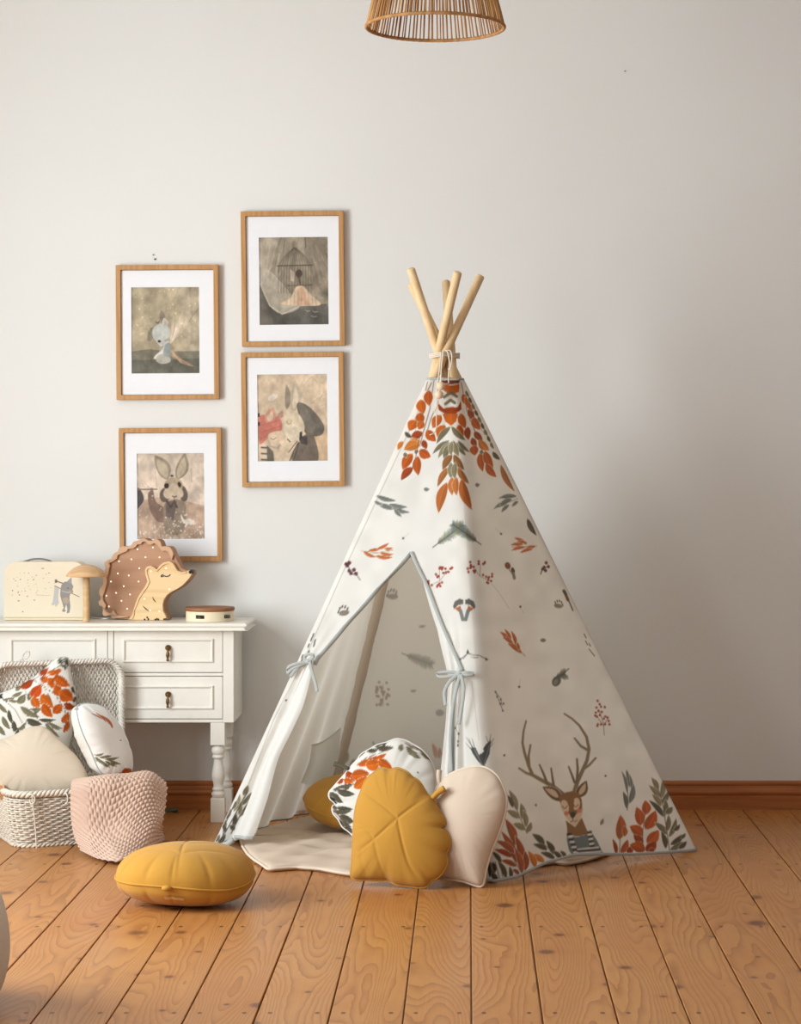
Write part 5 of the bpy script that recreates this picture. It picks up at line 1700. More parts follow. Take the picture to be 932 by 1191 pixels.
def art_cage():
    A = Art(0, 0, 79, 102, 3, (150, 138, 120))
    A.round = True
    A.tr = (-190 / 7.008, -246 / 7.008, 7.008)
    A.poly([(180, 246), (360, 246), (300, 480), (200, 640)], (176, 164, 146), .7); A.poly([(195, 640), (270, 810), (420, 850), (560, 820), (760, 900), (760, 970), (190, 970)], (104, 98, 88)); A.poly([(280, 830), (740, 790), (760, 970), (300, 970)], (92, 90, 84), .8)
    A.poly([(600, 246), (760, 246), (760, 700), (660, 640), (560, 380)], (128, 116, 100), .6)
    A.wash(.35, 6, 5)
    A.poly([(190, 500), (280, 520), (440, 700), (520, 810), (380, 870), (270, 800), (196, 620)], (186, 176, 158), .75); A.stroke([(196, 620), (270, 800), (372, 872), (510, 812)], 7, (212, 204, 188), .8)
    r = np.random.RandomState(4)
    for k in range(26):
        x = r.uniform(190, 560); A.stroke([(x, 246), (x - r.uniform(0, 80), 480), (x - r.uniform(40, 120), 620)], r.uniform(3, 12), (198, 188, 170), .22)
    for k in range(20):
        x = r.uniform(520, 740); A.stroke([(x, 300 + r.uniform(0, 100)), (x + 60, 460 + r.uniform(0, 160)), (x + 80, 620)], r.uniform(3, 9), (180, 168, 150), .25)
    for k in range(13):
        x = 342 + k * 22.5; t = (k - 6) / 6.2
        A.stroke([(480 + 8 * t, 330), (480 + 118 * t * .8, 380 + 30 * abs(t)), (480 + 136 * t, 478), (x, 700)], 4, (96, 86, 74), .8)
    A.stroke([(336, 478), (620, 474)], 9, (84, 76, 66), .9); A.stroke([(420, 640), (622, 636)], 6, (84, 76, 66), .9); A.dot(478, 300, 24, (128, 116, 100), .6)
    A.stroke([(566, 250), (570, 330)], 6, (90, 82, 72)); A.poly([(370, 790), (440, 740), (490, 650), (550, 648), (600, 710), (680, 802)], (212, 188, 160)); A.poly([(500, 660), (540, 650), (600, 800), (500, 800)], (198, 152, 126), .6)
    for k in range(9): A.stroke([(420 + k * 28, 690), (410 + k * 30, 800)], 4, (150, 118, 96), .6)
    A.dot(512, 542, 28, (88, 74, 64), ry=32); A.poly([(440, 500), (480, 540), (470, 610), (448, 600)], (196, 176, 156), .8); A.stroke([(512, 575), (524, 630)], 12, (96, 84, 74))
    for x, y in ((580, 850), (640, 858), (628, 896), (640, 720), (690, 745)): A.stroke([(x - 20, y - 10), (x, y), (x + 22, y - 4)], 8, (168, 160, 146), .8)
    return A.soft(2).wash(.16, 14, 21).wash(.10, 31, 22).noise(.02).soft(1)
def art_rabbit():
    A = Art(0, 0, 79, 100, 3, (206, 188, 170))
    A.round = True
    A.tr = (-203 / 6.904, -258 / 6.904, 6.904)
    A.poly([(200, 640), (420, 600), (740, 680), (750, 950), (195, 950)], (176, 146, 124), .7); A.wash(.22, 6, 6)
    A.stroke([(560, 330), (745, 330)], 4, (196, 184, 170), .8); A.stroke([(636, 380), (640, 490)], 6, (160, 146, 132), .7)
    for P in ([(203, 400), (250, 520), (340, 540)], [(240, 470), (300, 530), (320, 560)], [(205, 330), (215, 470)], [(340, 300), (360, 520)]): A.stroke(P, 4, (170, 150, 138), .6)
    A.poly([(200, 540), (236, 560), (254, 630), (206, 700), (200, 700)], (92, 84, 82)); A.stroke([(205, 545), (290, 545), (360, 545)], 12, (140, 122, 110))
    A.poly([(290, 580), (330, 560), (350, 640), (430, 710), (440, 800), (360, 800), (300, 700)], (132, 108, 96)); A.stroke([(318, 545), (322, 620)], 24, (128, 108, 96))
    A.leaf(450, 470, 346, 270, 112, (150, 136, 118), False); A.leaf(440, 455, 358, 300, 78, (184, 168, 146), False)
    A.leaf(524, 470, 588, 254, 100, (150, 136, 118), False); A.leaf(530, 455, 580, 286, 64, (184, 168, 146), False)
    A.poly([(430, 650), (570, 640), (592, 780), (560, 900), (440, 900), (410, 800)], (146, 130, 112)); A.poly([(430, 640), (520, 640), (490, 800), (430, 760)], (112, 98, 90))
    A.dot(426, 590, 44, (106, 92, 84), ry=60, rot=.2); A.dot(570, 580, 36, (106, 92, 84), ry=66, rot=-.25)
    A.dot(494, 520, 76, (172, 154, 130), ry=70); A.dot(450, 580, 38, (190, 172, 150), ry=42); A.dot(536, 580, 38, (190, 172, 150), ry=42); A.dot(496, 560, 42, (198, 180, 156), ry=66)
    A.dot(438, 518, 19, (62, 52, 48), ry=22, rot=.3); A.dot(542, 508, 13, (62, 52, 48), ry=22, rot=-.3); A.stroke([(484, 600), (500, 610), (518, 600)], 8, (90, 74, 68)); A.stroke([(500, 610), (500, 630)], 4, (90, 74, 68)); A.dot(482, 438, 13, (84, 74, 66), ry=9)
    A.stroke([(440, 640), (470, 690), (500, 640), (520, 690), (500, 640)], 16, (86, 76, 74))
    A.poly([(552, 746), (580, 790), (620, 780), (670, 826), (600, 830), (560, 800)], (222, 210, 194))
    r = np.random.RandomState(9)
    for k in range(130):
        A.dot(r.uniform(210, 735), 950 - abs(r.normal(0, 110)), r.uniform(3, 8), (232, 220, 206), .8)
    for k in range(40):
        x = r.uniform(210, 735); A.stroke([(x, 950), (x + r.uniform(-20, 20), 950 - r.uniform(40, 160))], 3, (150, 118, 96), .5)
    return A.soft(2).wash(.16, 14, 21).wash(.10, 31, 22).noise(.02).soft(1)
def art_hare():
    A = Art(0, 0, 80, 102, 3, (208, 186, 160))
    A.round = True
    A.tr = (-170 / 6.807, -240 / 6.807, 6.807)
    A.wash(.18, 5, 7); A.poly([(540, 700), (720, 640), (725, 930), (600, 930)], (206, 172, 138), .6)
    for P in ([(600, 470), (650, 430), (710, 400)], [(620, 500), (710, 480)], [(560, 300), (600, 260), (640, 300)], [(660, 440), (700, 380)]): A.stroke(P, 3, (160, 138, 116), .7)
    A.dot(290, 420, 40, (228, 220, 208), .6, ry=24, rot=-.5)
    A.leaf(400, 520, 398, 318, 50, (150, 136, 120), False); A.leaf(452, 540, 466, 286, 88, (186, 172, 150), False); A.leaf(452, 520, 468, 330, 44, (216, 198, 172), False)
    A.poly([(480, 480), (540, 474), (620, 540), (690, 640), (690, 700), (650, 730), (560, 720), (520, 640)], (110, 102, 92)); A.poly([(490, 490), (540, 490), (620, 640), (600, 710), (560, 700)], (128, 120, 108), .8)
    A.poly([(540, 720), (610, 726), (640, 930), (440, 930), (490, 790)], (120, 108, 96)); A.poly([(500, 730), (560, 730), (560, 800), (510, 790)], (82, 76, 72))
    A.poly([(396, 540), (440, 520), (500, 560), (540, 650), (520, 720), (470, 740), (430, 780), (410, 760), (376, 690), (376, 620)], (212, 194, 168)); A.poly([(376, 640), (470, 640), (520, 710), (440, 770), (400, 740)], (222, 206, 182), .8)
    A.dot(416, 614, 20, (198, 178, 152), ry=26); A.stroke([(396, 610), (410, 636), (430, 630), (438, 604)], 4, (150, 128, 108)); A.stroke([(404, 752), (424, 774)], 8, (92, 80, 72))
    A.poly([(500, 700), (520, 690), (520, 750), (496, 770)], (70, 66, 64)); A.stroke([(490, 780), (450, 850), (420, 925)], 8, (70, 66, 64)); A.stroke([(480, 770), (440, 820), (410, 858)], 5, (70, 66, 64)); A.stroke([(490, 790), (470, 860), (450, 920)], 5, (70, 66, 64))
    PK = (198, 124, 108)
    A.poly([(180, 580), (260, 560), (340, 580), (362, 640), (350, 690), (280, 700), (220, 770), (180, 780)], PK); A.leaf(240, 620, 290, 496, 84, (196, 150, 130), False); A.leaf(250, 610, 284, 530, 44, (214, 184, 160), False); A.leaf(330, 590, 366, 526, 44, (178, 140, 124), False)
    for P in ([(200, 640), (280, 620), (350, 600)], [(190, 700), (270, 670), (350, 650)], [(190, 750), (240, 720)]): A.stroke(P, 4, (168, 92, 80), .7)
    A.poly([(250, 720), (300, 692), (356, 690), (380, 740), (400, 750), (340, 800), (280, 800)], (220, 196, 170)); A.stroke([(270, 744), (292, 756), (316, 738)], 4, (120, 96, 84)); A.stroke([(270, 810), (330, 826), (340, 800)], 14, (176, 156, 136))
    for k in range(6): A.stroke([(196, 792 + k * 24), (244, 796 + k * 24)], 12, (98, 90, 86) if k % 2 else (206, 190, 168))
    A.poly([(240, 800), (290, 850), (296, 930), (240, 930)], (112, 104, 92))
    for x, y in ((178, 560), (178, 630)): A.dot(x, y, 9, (70, 62, 58), ry=16)
    return A.soft(2).wash(.16, 14, 21).wash(.10, 31, 22).noise(.02).soft(1)

def picture(ox, oy, w, h, win, art, tilt, label):
    """ox, oy: centre in the photo; w, h: frame size in photo units; win: picture window (left, top, right, bottom) relative to the centre"""
    k = (7.938 - .012) / F_PX
    c = at(ox, oy, -.012)
    T = thing('picture_frame', (c[0], -.001, c[2]), label, 'framed picture', 'oak framed animal pictures on the wall')
    W2, H2, fw = w * k / 2, h * k / 2, 5.6 * k
    P = lambda x, z: (c[0] + x, c[2] + z)
    A = np.array([P(-W2, -H2), P(W2, -H2), P(W2, H2), P(-W2, H2)])
    B = np.array([P(-W2 + fw, -H2 + fw), P(W2 - fw, -H2 + fw), P(W2 - fw, H2 - fw), P(-W2 + fw, H2 - fw)])
    rim('frame', A, B, -.026, -.002, M_OAK, T, .0015)
    x0, z1, x1, z0 = win[0] * k, -win[1] * k, win[2] * k, -win[3] * k
    g = .001
    M = np.array([P(-W2 + fw + g, -H2 + fw + g), P(W2 - fw - g, -H2 + fw + g), P(W2 - fw - g, H2 - fw - g), P(-W2 + fw + g, H2 - fw - g)])
    I = np.array([P(x0, z0), P(x1, z0), P(x1, z1), P(x0, z1)])
    rim('mount', M, I, -.0155, -.0125, M_MAT, T, .0008)
    prism('backing', M, -.0115, -.003, M_BACK, T)
    nx, nz = 170, 210
    X, Z = np.meshgrid(np.linspace(x0 - .002, x1 + .002, nx), np.linspace(z0 - .002, z1 + .002, nz))
    V = np.stack([c[0] + X, np.full_like(X, -.0121), c[2] + Z], -1).reshape(-1, 3)
    a = art()
    col = a.sample((X.ravel() - x0) / k, (z1 - Z.ravel()) / k)
    mk('art_print', V, grid_faces(nz, nx), M_PIC, T, True, col)
    T.rotation_euler = (0, R(tilt), 0)
picture(195.2, 386.6, 119.2, 156.4, (-42, -52.4, 36.8, 47.6), art_fairy, -.35, 'oak framed picture of a crouching winged creature under stars, beside the birdcage picture')
picture(340.9, 324.2, 119.6, 157, (-39, -48.2, 41, 53.4), art_cage, -.6, 'oak framed picture of a draped birdcage, topmost on the wall')
picture(198.8, 575.4, 119.2, 155.6, (-39, -48, 39, 51.4), art_rabbit, -.45, 'oak framed picture of a rabbit with upright ears above the hedgehog lamp')
picture(341.0, 487.8, 119.2, 156.2, (-41, -52.4, 40, 48.4), art_hare, -.6, 'oak framed picture of a hooded hare and a pink fox under the birdcage picture')

# ================================================================ pendant lamp
M_RAF = m_wood('twisted raffia', (186, 140, 92), (160, 114, 70), 'Z', 6, .8, .15, .3)
LY, LD = -1.538, 6.4
lx_, lz_ = (506.5 - VX) * LD / F_PX, CAM_H + (VY - 31.5) * LD / F_PX
lamp = thing('pendant_lamp', (lx_, LY, ZC), 'woven raffia pendant lamp shade hanging from the ceiling above the tent', 'lamp')
rb_, rt_, hs = .201, .125, .30
def ring(r, z, rr, seg=90):
    a = np.linspace(0, 2 * math.pi, seg, endpoint=False)
    return np.stack([lx_ + r * np.cos(a), LY + r * np.sin(a), np.full(seg, z)], 1)
def build_shade():
    b = MB()
    r = np.random.RandomState(11)
    n = 104
    for k in range(n):
        a = 2 * math.pi * (k + r.uniform(-.25, .25)) / n
        a2 = a + r.uniform(-.012, .012)
        w = r.uniform(.0019, .0032)
        if k % 9 == 0: w = .0036
        t = np.linspace(0, 1, 8)
        rad = rb_ + (rt_ - rb_) * t
        aa = a + (a2 - a) * t
        P = np.stack([lx_ + rad * np.cos(aa), LY + rad * np.sin(aa), lz_ + hs * t], 1)
        b.add(*tube_vf(P, w * (1 + .12 * np.sin(np.arange(8) * 2.1 + k)), None, 6))
    return b.build('shade_weave', M_RAF, lamp)
build_shade()
for r_2, z_, q in ((rb_, lz_, .0052), (rt_, lz_ + hs, .0052)):
    P = ring(r_2, z_, q, 220)
    tube('shade_ring', P, q * (1 + .10 * np.sin(np.arange(220) * 1.9)), M_RAF, lamp, seg=8, closed=True)
for k in range(3):
    a = 2 * math.pi * k / 3 + .3
    tube('ring_spoke', np.array([(lx_, LY, lz_ + hs), (lx_ + rt_ * math.cos(a), LY + rt_ * math.sin(a), lz_ + hs)]), .002, M_NAIL, lamp)
mk('bulb_socket', *lathe_vf([(.004, 0), (.02, 0), (.022, .004), (.022, .05), (.012, .065), (.004, .07)], (lx_, LY, lz_ + hs - .03), 24), m_plain('black socket', (32, 30, 28), .5), lamp)
mk('light_bulb', *lathe_vf([(.0005, -.10), (.018, -.096), (.028, -.08), (.03, -.066), (.024, -.04), (.014, -.02), (.013, .002)], (lx_, LY, lz_ + hs - .03), 24), m_plain('opal glass', (238, 236, 230), .2, .5), lamp)
tube('cord', np.array([(lx_, LY, lz_ + hs + .035), (lx_, LY, ZC - .02)]), .003, m_plain('black flex', (30, 28, 28), .6), lamp)
mk('ceiling_rose', *lathe_vf([(.0005, -.03), (.03, -.03), (.05, -.012), (.052, 0), (.0005, 0)], (lx_, LY, ZC), 32), m_plain('black rose', (36, 34, 32), .5), lamp)
# ================================================================ wicker basket with an open lid
M_WICK = m_plain('white washed willow', (222, 212, 196), .7, .25, .14, 70, .3, .002)
M_WICG = m_plain('grey washed willow', (226, 219, 208), .75, .2, .16, 70, .3, .002)
BA = R(24)
BU, BW_ = np.array([math.cos(BA), math.sin(BA), 0]), np.array([-math.sin(BA), math.cos(BA), 0])
BO = np.array([-1.460, -.834, 0])
BL, BD, BH = .412, .308, .172
def bpt(u, w, z): return BO + BU * u + BW_ * w + np.array([0, 0, z])
def rrect(u0, u1, w0, w1, r, n):
    P = []
    for cu, cw, a0 in ((u1 - r, w0 + r, -90), (u1 - r, w1 - r, 0), (u0 + r, w1 - r, 90), (u0 + r, w0 + r, 180)):
        for a in np.linspace(a0, a0 + 90, 12):
            P.append((cu + r * math.cos(R(a)), cw + r * math.sin(R(a))))
    return resample(np.array(P), n, True)
basket = thing('wicker_basket', bpt(BL / 2, BD / 2, 0), 'white wicker hamper with its lid open, full of cushions, beside the console table', 'basket')
def woven(name, loop_at, rows, z_of, nst, rad, amp, mat, parent, closed=True, n=None):
    b = MB()
    n = n or nst * 5
    s = np.arange(n) / n
    for k in range(rows):
        P, N = loop_at(z_of(k), n)
        off = amp * np.sin(math.pi * (s * nst + k))
        jit = .0006 * np.sin(s * 60 + k * 2.3)
        Q = P + N * off[:, None]
        Q[:, 2] += jit
        b.add(*tube_vf(Q, rad, rad * .85, 6, closed))
    for k in range(nst):                              # upright stakes
        zs = np.linspace(z_of(0) - .002, z_of(rows - 1) + .002, 6)
        L = [loop_at(z, n)[0][int(k * n / nst)] for z in zs]
        b.add(*tube_vf(np.array(L), rad * .75, None, 6))
    return b.build(name, mat, parent)
def base_loop(z, n):
    f = z / BH
    g = .020 * f + .008 * math.sin(f * 2.6)
    P2 = rrect(-g, BL + g, -g, BD + g, .055 + g, n)
    T = np.roll(P2, -1, 0) - np.roll(P2, 1, 0)
    T /= np.linalg.norm(T, axis=1, keepdims=True)
    N2 = np.stack([T[:, 1], -T[:, 0]], 1)
    P = BO + P2[:, :1] * BU + P2[:, 1:] * BW_ + np.array([0, 0, z])
    return P, N2[:, :1] * BU + N2[:, 1:] * BW_
woven('woven_sides', base_loop, 21, lambda k: .005 + k * .0076, 76, .0043, .0036, M_WICK, basket)
def braid(name, loop, rad, turns, mat, parent, closed=True):
    b = MB()
    n = len(loop)
    T = np.roll(loop, -1, 0) - np.roll(loop, 1, 0) if closed else np.gradient(loop, axis=0)
    T /= np.linalg.norm(T, axis=1, keepdims=True)
    up = np.array([0, 0, 1.0]); S = np.cross(T, up)
    bad = np.linalg.norm(S, axis=1) < .3
    S[bad] = np.cross(T[bad], BW_)
    S /= np.linalg.norm(S, axis=1, keepdims=True)
    Nn = np.cross(S, T)
    ph = np.linspace(0, 2 * math.pi * turns, n, endpoint=not closed)
    for k in range(3):
        a = ph + 2 * math.pi * k / 3
        b.add(*tube_vf(loop + S * (rad * np.cos(a))[:, None] + Nn * (rad * .8 * np.sin(a))[:, None], rad * .78, None, 7, closed))
    return b.build(name, mat, parent)
braid('braided_rim', base_loop(BH + .003, 520)[0], .0078, 34, M_WICK, basket)
braid('braided_foot', base_loop(.006, 420)[0], .0052, 30, M_WICK, basket)
P2 = rrect(.002, BL - .002, .002, BD - .002, .05, 80)
V = [BO + BU * p[0] + BW_ * p[1] + np.array([0, 0, z]) for z in (.003, .010) for p in P2]
mk('bottom', V, [tuple(range(79, -1, -1)), tuple(range(80, 160))] + [(i, (i + 1) % 80, 80 + (i + 1) % 80, 80 + i) for i in range(80)], M_WICG, basket, False)

# lid standing up behind, its hollow side to the viewer
LH, LB = .392, BH + .004                               # height of the lid, its hinge line
LW0 = BD + .012
def lid_outline(e, n):
    """open path up the far side, over the rounded top and down again; e: inset"""
    u0, u1, h, r = -.020 + e, BL + .020 - e, LH - e, .062
    P = [(u1, 0)]
    for a in np.linspace(0, 90, 14): P.append((u1 - r + r * math.cos(R(a)), h - r + r * math.sin(R(a))))
    for a in np.linspace(90, 180, 14): P.append((u0 + r + r * math.cos(R(a)), h - r + r * math.sin(R(a))))
    P.append((u0, 0))
    return resample(np.array(P), n)
def lpt(u, h, w): return BO + BU * u + BW_ * (LW0 + w) + np.array([0, 0, LB + h])
def build_lid():
    # panel woven of upright strands over cross rods
    b = MB()
    ns = 64
    for k in range(ns):
        u = -.014 + (BL + .028) * (k + .5) / ns
        du = min(u + .020, BL + .020 - u)
        h1 = LH - .004 - (0 if du > .062 else .062 - math.sqrt(max(.062 ** 2 - (.062 - du) ** 2, 0)))
        h = np.linspace(.004, h1, 60)
        w = .028 + .0036 * np.sin(math.pi * (h / .0115) + math.pi * k)
        b.add(*tube_vf(np.stack([lpt(u + .0012 * math.sin(hh * 90 + k * 1.7), hh, ww) for hh, ww in zip(h, w)]), .0039, None, 5))
    for k in range(17):
        h = .012 + k * .023
        k_ = 0 if h < LH - .062 else .062 - math.sqrt(max(.062 ** 2 - (h - LH + .062) ** 2, 0))
        b.add(*tube_vf(np.stack([lpt(u, h, .028) for u in np.linspace(-.016 + k_, BL + .016 - k_, 12)]), .0028, None, 5))
    b.build('lid_weave', M_WICG, lid)
lid_root = mk('lid', *(lambda b: (np.concatenate(b.V), b.F))(MB().add(*tube_vf(np.stack([lpt(u, h, .029) for u, h in lid_outline(.004, 90)]), .006, None, 8))), M_WICG, basket)
lid = lid_root
build_lid()
bb = MB()                                              # sides of the shallow lid: rows of willow one behind another
for k in range(5):
    o = lid_outline(0, 260)
    s = np.arange(260)
    off = .0028 * np.sin(s * math.pi / 5 + math.pi * k)
    P = np.stack([lpt(u, h, .003 + k * .0066) for u, h in o])
    P = P + BU * off[:, None]
    bb.add(*tube_vf(P, .0047, None, 6))
bb.build('lid_side', M_WICG, lid)
braid('lid_rim', np.stack([lpt(u, h, -.002) for u, h in lid_outline(-.001, 420)]), .0062, 34, M_WICG, lid, False)
# loop and pegs that close it
lc = [at(x, y, -.405) for x, y in ((12, 776), (18, 771), (25, 766.5), (28, 760), (32, 757), (34.5, 760), (32, 765), (26, 767), (29, 770), (33, 774), (36, 777))]
Pl = spline(lc, 70)
b = MB()
a = np.linspace(0, 26, 70)
b.add(*tube_vf(Pl + np.stack([.0016 * np.cos(a), .0016 * np.sin(a), .0016 * np.sin(a)], 1), .0018, None, 6)).add(*tube_vf(Pl - np.stack([.0016 * np.cos(a), .0016 * np.sin(a), .0016 * np.sin(a)], 1), .0018, None, 6))
b.build('cane_loop', M_WICG, lid)
def fy(px): # the front side at a picture column
    t = np.dot(at(px, 940, -.78) - BO, BU)
    return (BO + BU * t - BW_ * .034)[1]
pg = tube('peg', spline([at(x, y, fy(37) - l) for x, y, l in ((37.5, 925, .012), (38, 934, .012), (40, 950, .012), (41.5, 968, .014), (42.5, 988, .022))], 24), .0022, M_WICK, basket, seg=8)
tube('peg_loop', spline([at(x, y, fy(37) - l) for x, y, l in ((34, 926, .004), (36, 924, .012), (40, 927, .012), (40, 933, .012), (36, 935, .012), (35, 930, .010))], 30), .0026, M_WICK, pg, seg=8)
p2 = tube('peg_loop', spline([at(x, y, fy(77) - l) for x, y, l in ((74, 924, .002), (77, 923, .010), (79, 928, .012), (78, 934, .010), (76, 935, .006))], 24), .0028, M_WICK, basket, seg=8)
# leather handle over the short end
hp = [bpt(-.022 - l, w, z) for l, w, z in ((.002, .085, .150), (.010, .085, .178), (.014, .10, .192), (.016, .14, .197), (.014, .18, .192), (.010, .195, .178), (.002, .195, .150))]
tube('leather_handle', spline(hp, 40), .004, m_plain('tan leather', (194, 140, 96), .55, .35, .1), basket, rb=.012, seg=10, hint=BU)
tube('leather_edging', np.stack([p + np.array([0, 0, .011]) for p in base_loop(BH + .003, 520)[0] if .075 < np.dot(p - BO, BW_) < .215 and np.dot(p - BO, BU) < .02]), .004, m_plain('tan leather edge', (204, 156, 118), .55, .35, .1), basket, rb=.010, seg=8, hint=(0, 0, 1))

# ================================================================ cushions in the basket
art_q = Art(-70, 745, 170, 930, 4, (234, 229, 220))
art_q.edge = 1.1
art_q.at(0, 750, 6.2133)
for x0, y0, x1, y1, w, c in ((110, 332, 152, 286, 34, OLV), (-10, 424, 58, 494, 34, OLV), (16, 516, 74, 612, 38, OLV), (62, 468, 94, 576, 32, DOLV), (86, 372, 164, 338, 28, OLV), (96, 548, 124, 644, 38, DOLV), (-10, 584, 38, 656, 36, OLV), (20, 400, 110, 380, 26, OLV), (60, 400, 140, 408, 22, OLV),
                             (126, 424, 184, 356, 54, OLV), (168, 494, 304, 456, 50, OLV), (146, 446, 286, 524, 46, OLV), (280, 540, 404, 540, 28, DOLV), (336, 560, 454, 608, 34, OLV), (326, 566, 428, 664, 34, OLV), (186, 540, 304, 574, 50, DOLV), (204, 404, 216, 336, 34, OLV), (140, 620, 186, 560, 30, OLV), (428, 88, 454, 156, 34, DOLV), (468, 96, 492, 154, 34, DOLV), (100, 676, 138, 600, 26, DOLV), (-60, 470, -10, 560, 40, OLV), (-120, 520, -70, 600, 44, OLV),
                             (284, 218, 348, 168, 48, DOR), (340, 204, 448, 182, 50, OR2), (146, 314, 244, 248, 54, DOR), (288, 254, 358, 238, 52, OR2), (352, 238, 420, 316, 68, OR2), (392, 224, 504, 298, 74, OR2), (222, 376, 298, 286, 76, (196, 80, 32)), (398, 292, 452, 374, 68, OR2), (432, 330, 534, 398, 96, OR2), (238, 376, 284, 456, 66, OR), (296, 356, 384, 456, 78, OR), (308, 426, 378, 524, 66, OR2), (384, 494, 444, 426, 68, OR2), (462, 428, 546, 456, 54, DOR), (448, 566, 498, 486, 54, OR2), (458, 634, 498, 540, 40, OR2), (520, 300, 548, 360, 26, DOLV), (526, 420, 554, 366, 24, DOLV)):
    art_q.leaf(x0, y0, x1, y1, w, c)
for P in ([(150, 300), (260, 240), (440, 150)], [(240, 250), (400, 360), (470, 470), (480, 600)], [(10, 380), (110, 470), (180, 600)], [(180, 330), (240, 440), (280, 560)], [(290, 240), (370, 400)]):
    art_q.stroke(P, 4, (96, 84, 80), .9)
art_q.poly([(450, 150), (470, 140), (486, 170), (466, 178)], (40, 38, 38)); art_q.poly([(-6, 360), (16, 352), (18, 386), (-4, 390)], (40, 38, 38)); art_q.soft(1)
Zq = (0, 750, 6.2133)
def in_basket(px, py, u_w): return at(px, py, u_w)
s0 = at(40, 860, -.535)
t = thing('square_cushion', bpt(.15, .2, .012), 'square white cushion printed with orange and olive leaves in the basket', 'cushion', 'cushions in the basket')
ol = zoomed([(412, 92), (455, 84), (496, 90), (500, 130), (512, 200), (530, 280), (550, 345), (552, 420), (535, 520), (520, 640), (490, 780), (470, 920), (300, 1010), (100, 1030), (-100, 1000), (-180, 900), (-230, 700), (-300, 520), (-330, 470), (-200, 430), (0, 350), (130, 300), (236, 240), (330, 162), (380, 120)], *Zq)
cushion(ol, s0, lean(10, 14), .052, M_PRINT, t, piping=None, art=art_q, wrinkle=.06, centre=(22, 850), seed=13, power=3.2, smooth_outline=False)

c0 = at(40, 880, -.685)
t = thing('round_cushion', bpt(.12, .1, .012), 'plain cream cushion lying in the front of the basket', 'cushion', 'cushions in the basket')
ol = zoomed([(-190, 800), (-130, 730), (-50, 700), (20, 680), (90, 655), (150, 628), (210, 598), (262, 586), (320, 594), (370, 626), (420, 676), (490, 740), (550, 800), (592, 860), (628, 930), (640, 990), (600, 1040), (480, 1080), (300, 1100), (100, 1090), (-60, 1060), (-160, 980), (-200, 890)], *Zq)
cushion(ol, c0, lean(4, 22), .060, M_CREAM, t, piping=None, wrinkle=.05, centre=(38, 890), seed=15)

art_r = Art(70, 810, 170, 915, 5, (238, 235, 229)).at(*Zq)
for x0, y0, x1, y1, w in ((740, 540, 655, 494, 10), (770, 560, 690, 490, 12), (800, 580, 730, 506, 14), (818, 600, 760, 520, 14), (812, 604, 780, 540, 12)):
    art_r.leaf(x0, y0, x1, y1, w, (186, 110, 80))
for x0, y0, x1, y1, w in ((690, 800, 752, 784, 16), (720, 816, 790, 796, 18), (760, 826, 862, 812, 20), (790, 834, 876, 862, 22), (760, 838, 846, 878, 20), (720, 830, 802, 888, 24), (690, 808, 752, 862, 22), (740, 812, 810, 800, 16)):
    art_r.leaf(x0, y0, x1, y1, w, OLV)
art_r.stroke([(684, 792), (760, 826), (860, 862)], 3, STEM); art_r.dot(872, 690, 5, INK)
for x0, y0, x1, y1, w, c in ((836, 962, 900, 930, 50, DOR), (880, 930, 952, 900, 60, OR2), (830, 950, 860, 930, 30, DOR), (900, 960, 960, 920, 40, OR2)):
    art_r.leaf(x0, y0, x1, y1, w, c)
art_r.dot(560, 430, 14, DOLV); art_r.dot(552, 458, 10, DOLV); art_r.soft(1)
r0_ = at(124, 862, -.66)
t = thing('round_cushion', bpt(.3, .13, .012), 'round white cushion with small leaf twigs and grey piping above the knitted blanket', 'cushion', 'cushions in the basket')
nr_ = lean(47, 10)
ol = zoomed([(556, 452), (590, 428), (640, 424), (700, 432), (752, 460), (800, 506), (846, 566), (888, 640), (918, 710), (940, 780), (952, 850), (950, 910), (920, 944), (860, 958), (800, 956), (752, 938), (714, 900), (682, 830), (650, 750), (616, 680), (586, 606), (564, 530)], *Zq)
cushion(ol, r0_, nr_, .066, M_PRINT, t, piping=M_GREYP, art=art_r, wrinkle=.05, centre=(126, 862), seed=17, pip_r=.0026, ratio=.6, power=4.5, back=(236, 230, 220))

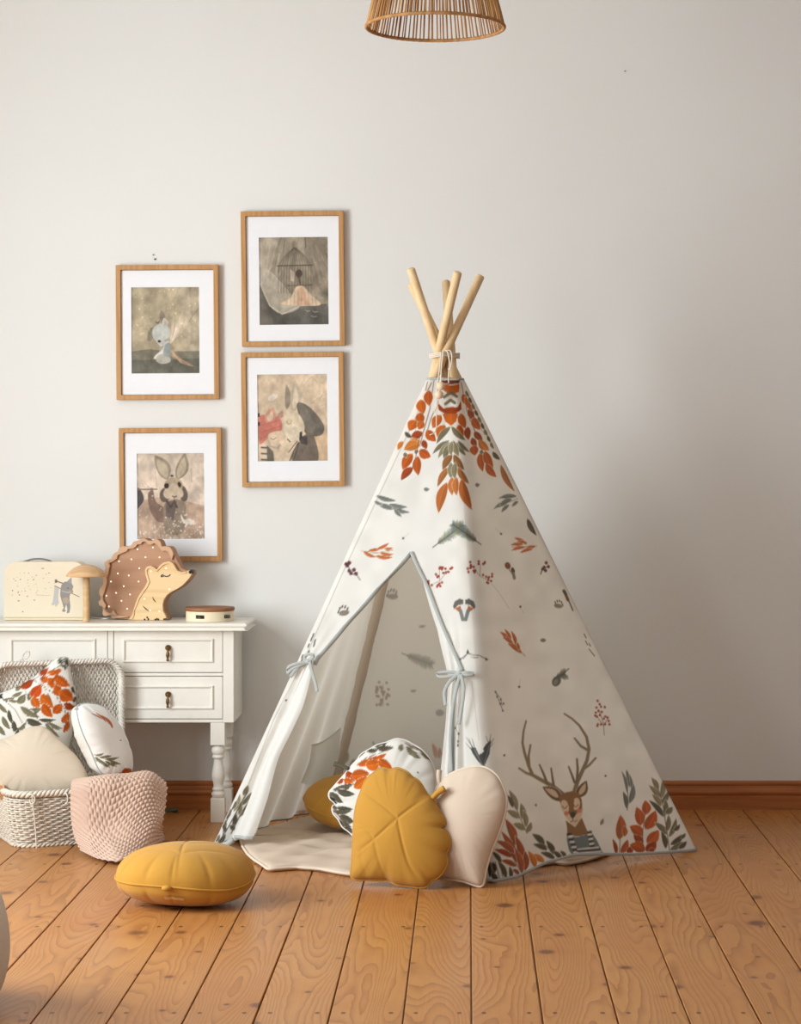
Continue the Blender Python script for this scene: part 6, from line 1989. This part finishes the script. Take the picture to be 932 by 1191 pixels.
# ================================================================ knitted blanket hanging over the rim
def build_blanket():
    C = [[(90, 921, -.655), (108, 919, -.645), (138, 914, -.635), (168, 908, -.625), (188, 918, -.61)],
         [(86, 909, -.72), (104, 905.5, -.71), (138, 901.5, -.695), (170, 899, -.675), (189, 908, -.66)],
         [(83, 914, -.835), (103, 911, -.835), (138, 908, -.80), (172, 906, -.755), (194, 916, -.70)],
         [(82, 938, -.862), (103, 938, -.87), (139, 938, -.85), (172, 934, -.81), (192, 935, -.74)],
         [(85, 966, -.880), (105, 972, -.91), (139, 974, -.92), (168, 965, -.88), (188, 958, -.79)],
         [(96, 990, 0), (112, 998, 0), (140, 1002, 0), (166, 990, 0), (191, 977, 0)]]
    ctrl = []
    for row in C[:-1]:
        ctrl.append([at(*p) for p in row])
    ctrl.append([on_floor(x, y, .012) for x, y, _ in C[-1]])
    kx, ky, m = 22, 27, 8
    nc, nr = kx * m + 1, ky * m + 1
    S = patch(ctrl, nr, nc)
    S = np.stack([resample(S[:, j], nr) for j in range(nc)], 1)
    du, dv = np.gradient(S, axis=1), np.gradient(S, axis=0)
    N = np.cross(dv, du); N /= np.maximum(np.linalg.norm(N, axis=2, keepdims=True), 1e-9)
    if N[nr // 2, nc // 2, 1] > 0: N = -N
    v, u = np.mgrid[0:nr, 0:nc] / m
    # moss stitch: rows of knots, every second row shifted; a plain ribbed border on one edge
    st = np.abs(np.sin(math.pi * (u + .5 * (np.floor(v) % 2)))) ** .55 * np.abs(np.sin(math.pi * v)) ** .55
    rib = np.abs(np.sin(math.pi * v)) ** .8
    border = np.clip((4.2 - u) / .6, 0, 1)
    h = (st * (1 - border) + rib * .8 * border) * .0062
    wob = .002 * np.sin(u * .7 + v * .3) + .0015 * np.sin(v * .6 - u * .4)
    P = S + N * (h + wob)[..., None]
    b = thing('knitted_blanket', [S[..., 0].mean(), S[..., 1].mean(), 0], 'dusty pink chunky knitted blanket hanging over the basket rim to the floor', 'blanket')
    F = grid_faces(nr, nc)
    M = m_fabric('dusty pink knit', (216, 184, 164), 500, .95, var=.10, bump=.5, sheen=.1)
    o = mk('knit', P.reshape(-1, 3), F, M, b)
    sd = o.modifiers.new('thickness', 'SOLIDIFY')
    sd.thickness, sd.offset = .006, (-1 if o.data.polygons[len(o.data.polygons) // 2].normal.y < 0 else 1)
build_blanket()

# ================================================================ small things on the floor
def build_leaf():
    c = on_floor(196, 944.5)
    t = np.linspace(-1, 1, 25)
    w = .0095 * (1 - np.abs(t) ** 2.4)
    V, top = [], []
    for s_, z in ((1, .007), (0, .011), (-1, .006)):
        V += [c + np.array([tt * .033, s_ * ww + .004 * math.sin(tt * 2), z + .003 * math.sin(tt * 3 + s_) + .002]) for tt, ww in zip(t, w)]
    for s_ in (1, 0, -1):
        V += [c + np.array([tt * .033, s_ * ww + .004 * math.sin(tt * 2), .001]) for tt, ww in zip(t, w)]
    F = [tuple(q) for q in grid_faces(3, 25)] + [tuple(q) for q in grid_faces(3, 25, 75, True)]
    F += [(k, 75 + k, 76 + k, k + 1) for k in range(24)] + [(50 + k + 1, 125 + k + 1, 125 + k, 50 + k) for k in range(24)]
    tag(mk('fallen_leaf', V, F, m_plain('dark green leaf', (88, 92, 72), .6, .3, .2)), 'small dark green leaf shaped piece lying by the baseboard under the console table', 'leaf')
build_leaf()
def build_pouf():
    cx, cy = -1.290, CAM_Y + 4.95
    M = m_fabric('pale knitted cotton', (226, 218, 206), 300, .95, var=.08, bump=.5)
    p = thing('pouf', (cx, cy, 0), 'pale round upholstered pouf, only its edge showing at the corner of the picture', 'pouf')
    prof = [(.10, .001), (.19, .004), (.225, .03), (.245, .08), (.252, .13), (.250, .18), (.240, .23), (.222, .28), (.19, .325), (.14, .355), (.08, .37), (.002, .374)]
    pr = spline(np.array(prof), 40)
    V, F = lathe_vf([tuple(q) for q in pr], (cx, cy, 0), 96)
    V = np.array(V); a = np.arctan2(V[:, 1] - cy, V[:, 0] - cx)
    k = 1 - .006 * np.abs(np.cos(a * 8)) ** 8
    V[:, 0] = cx + (V[:, 0] - cx) * k; V[:, 1] = cy + (V[:, 1] - cy) * k
    mk('cover', V, F, M, p)
    mk('button', *ball_vf((cx, cy, .374), (.022, .022, .008), 18, 10), M, p)
build_pouf()
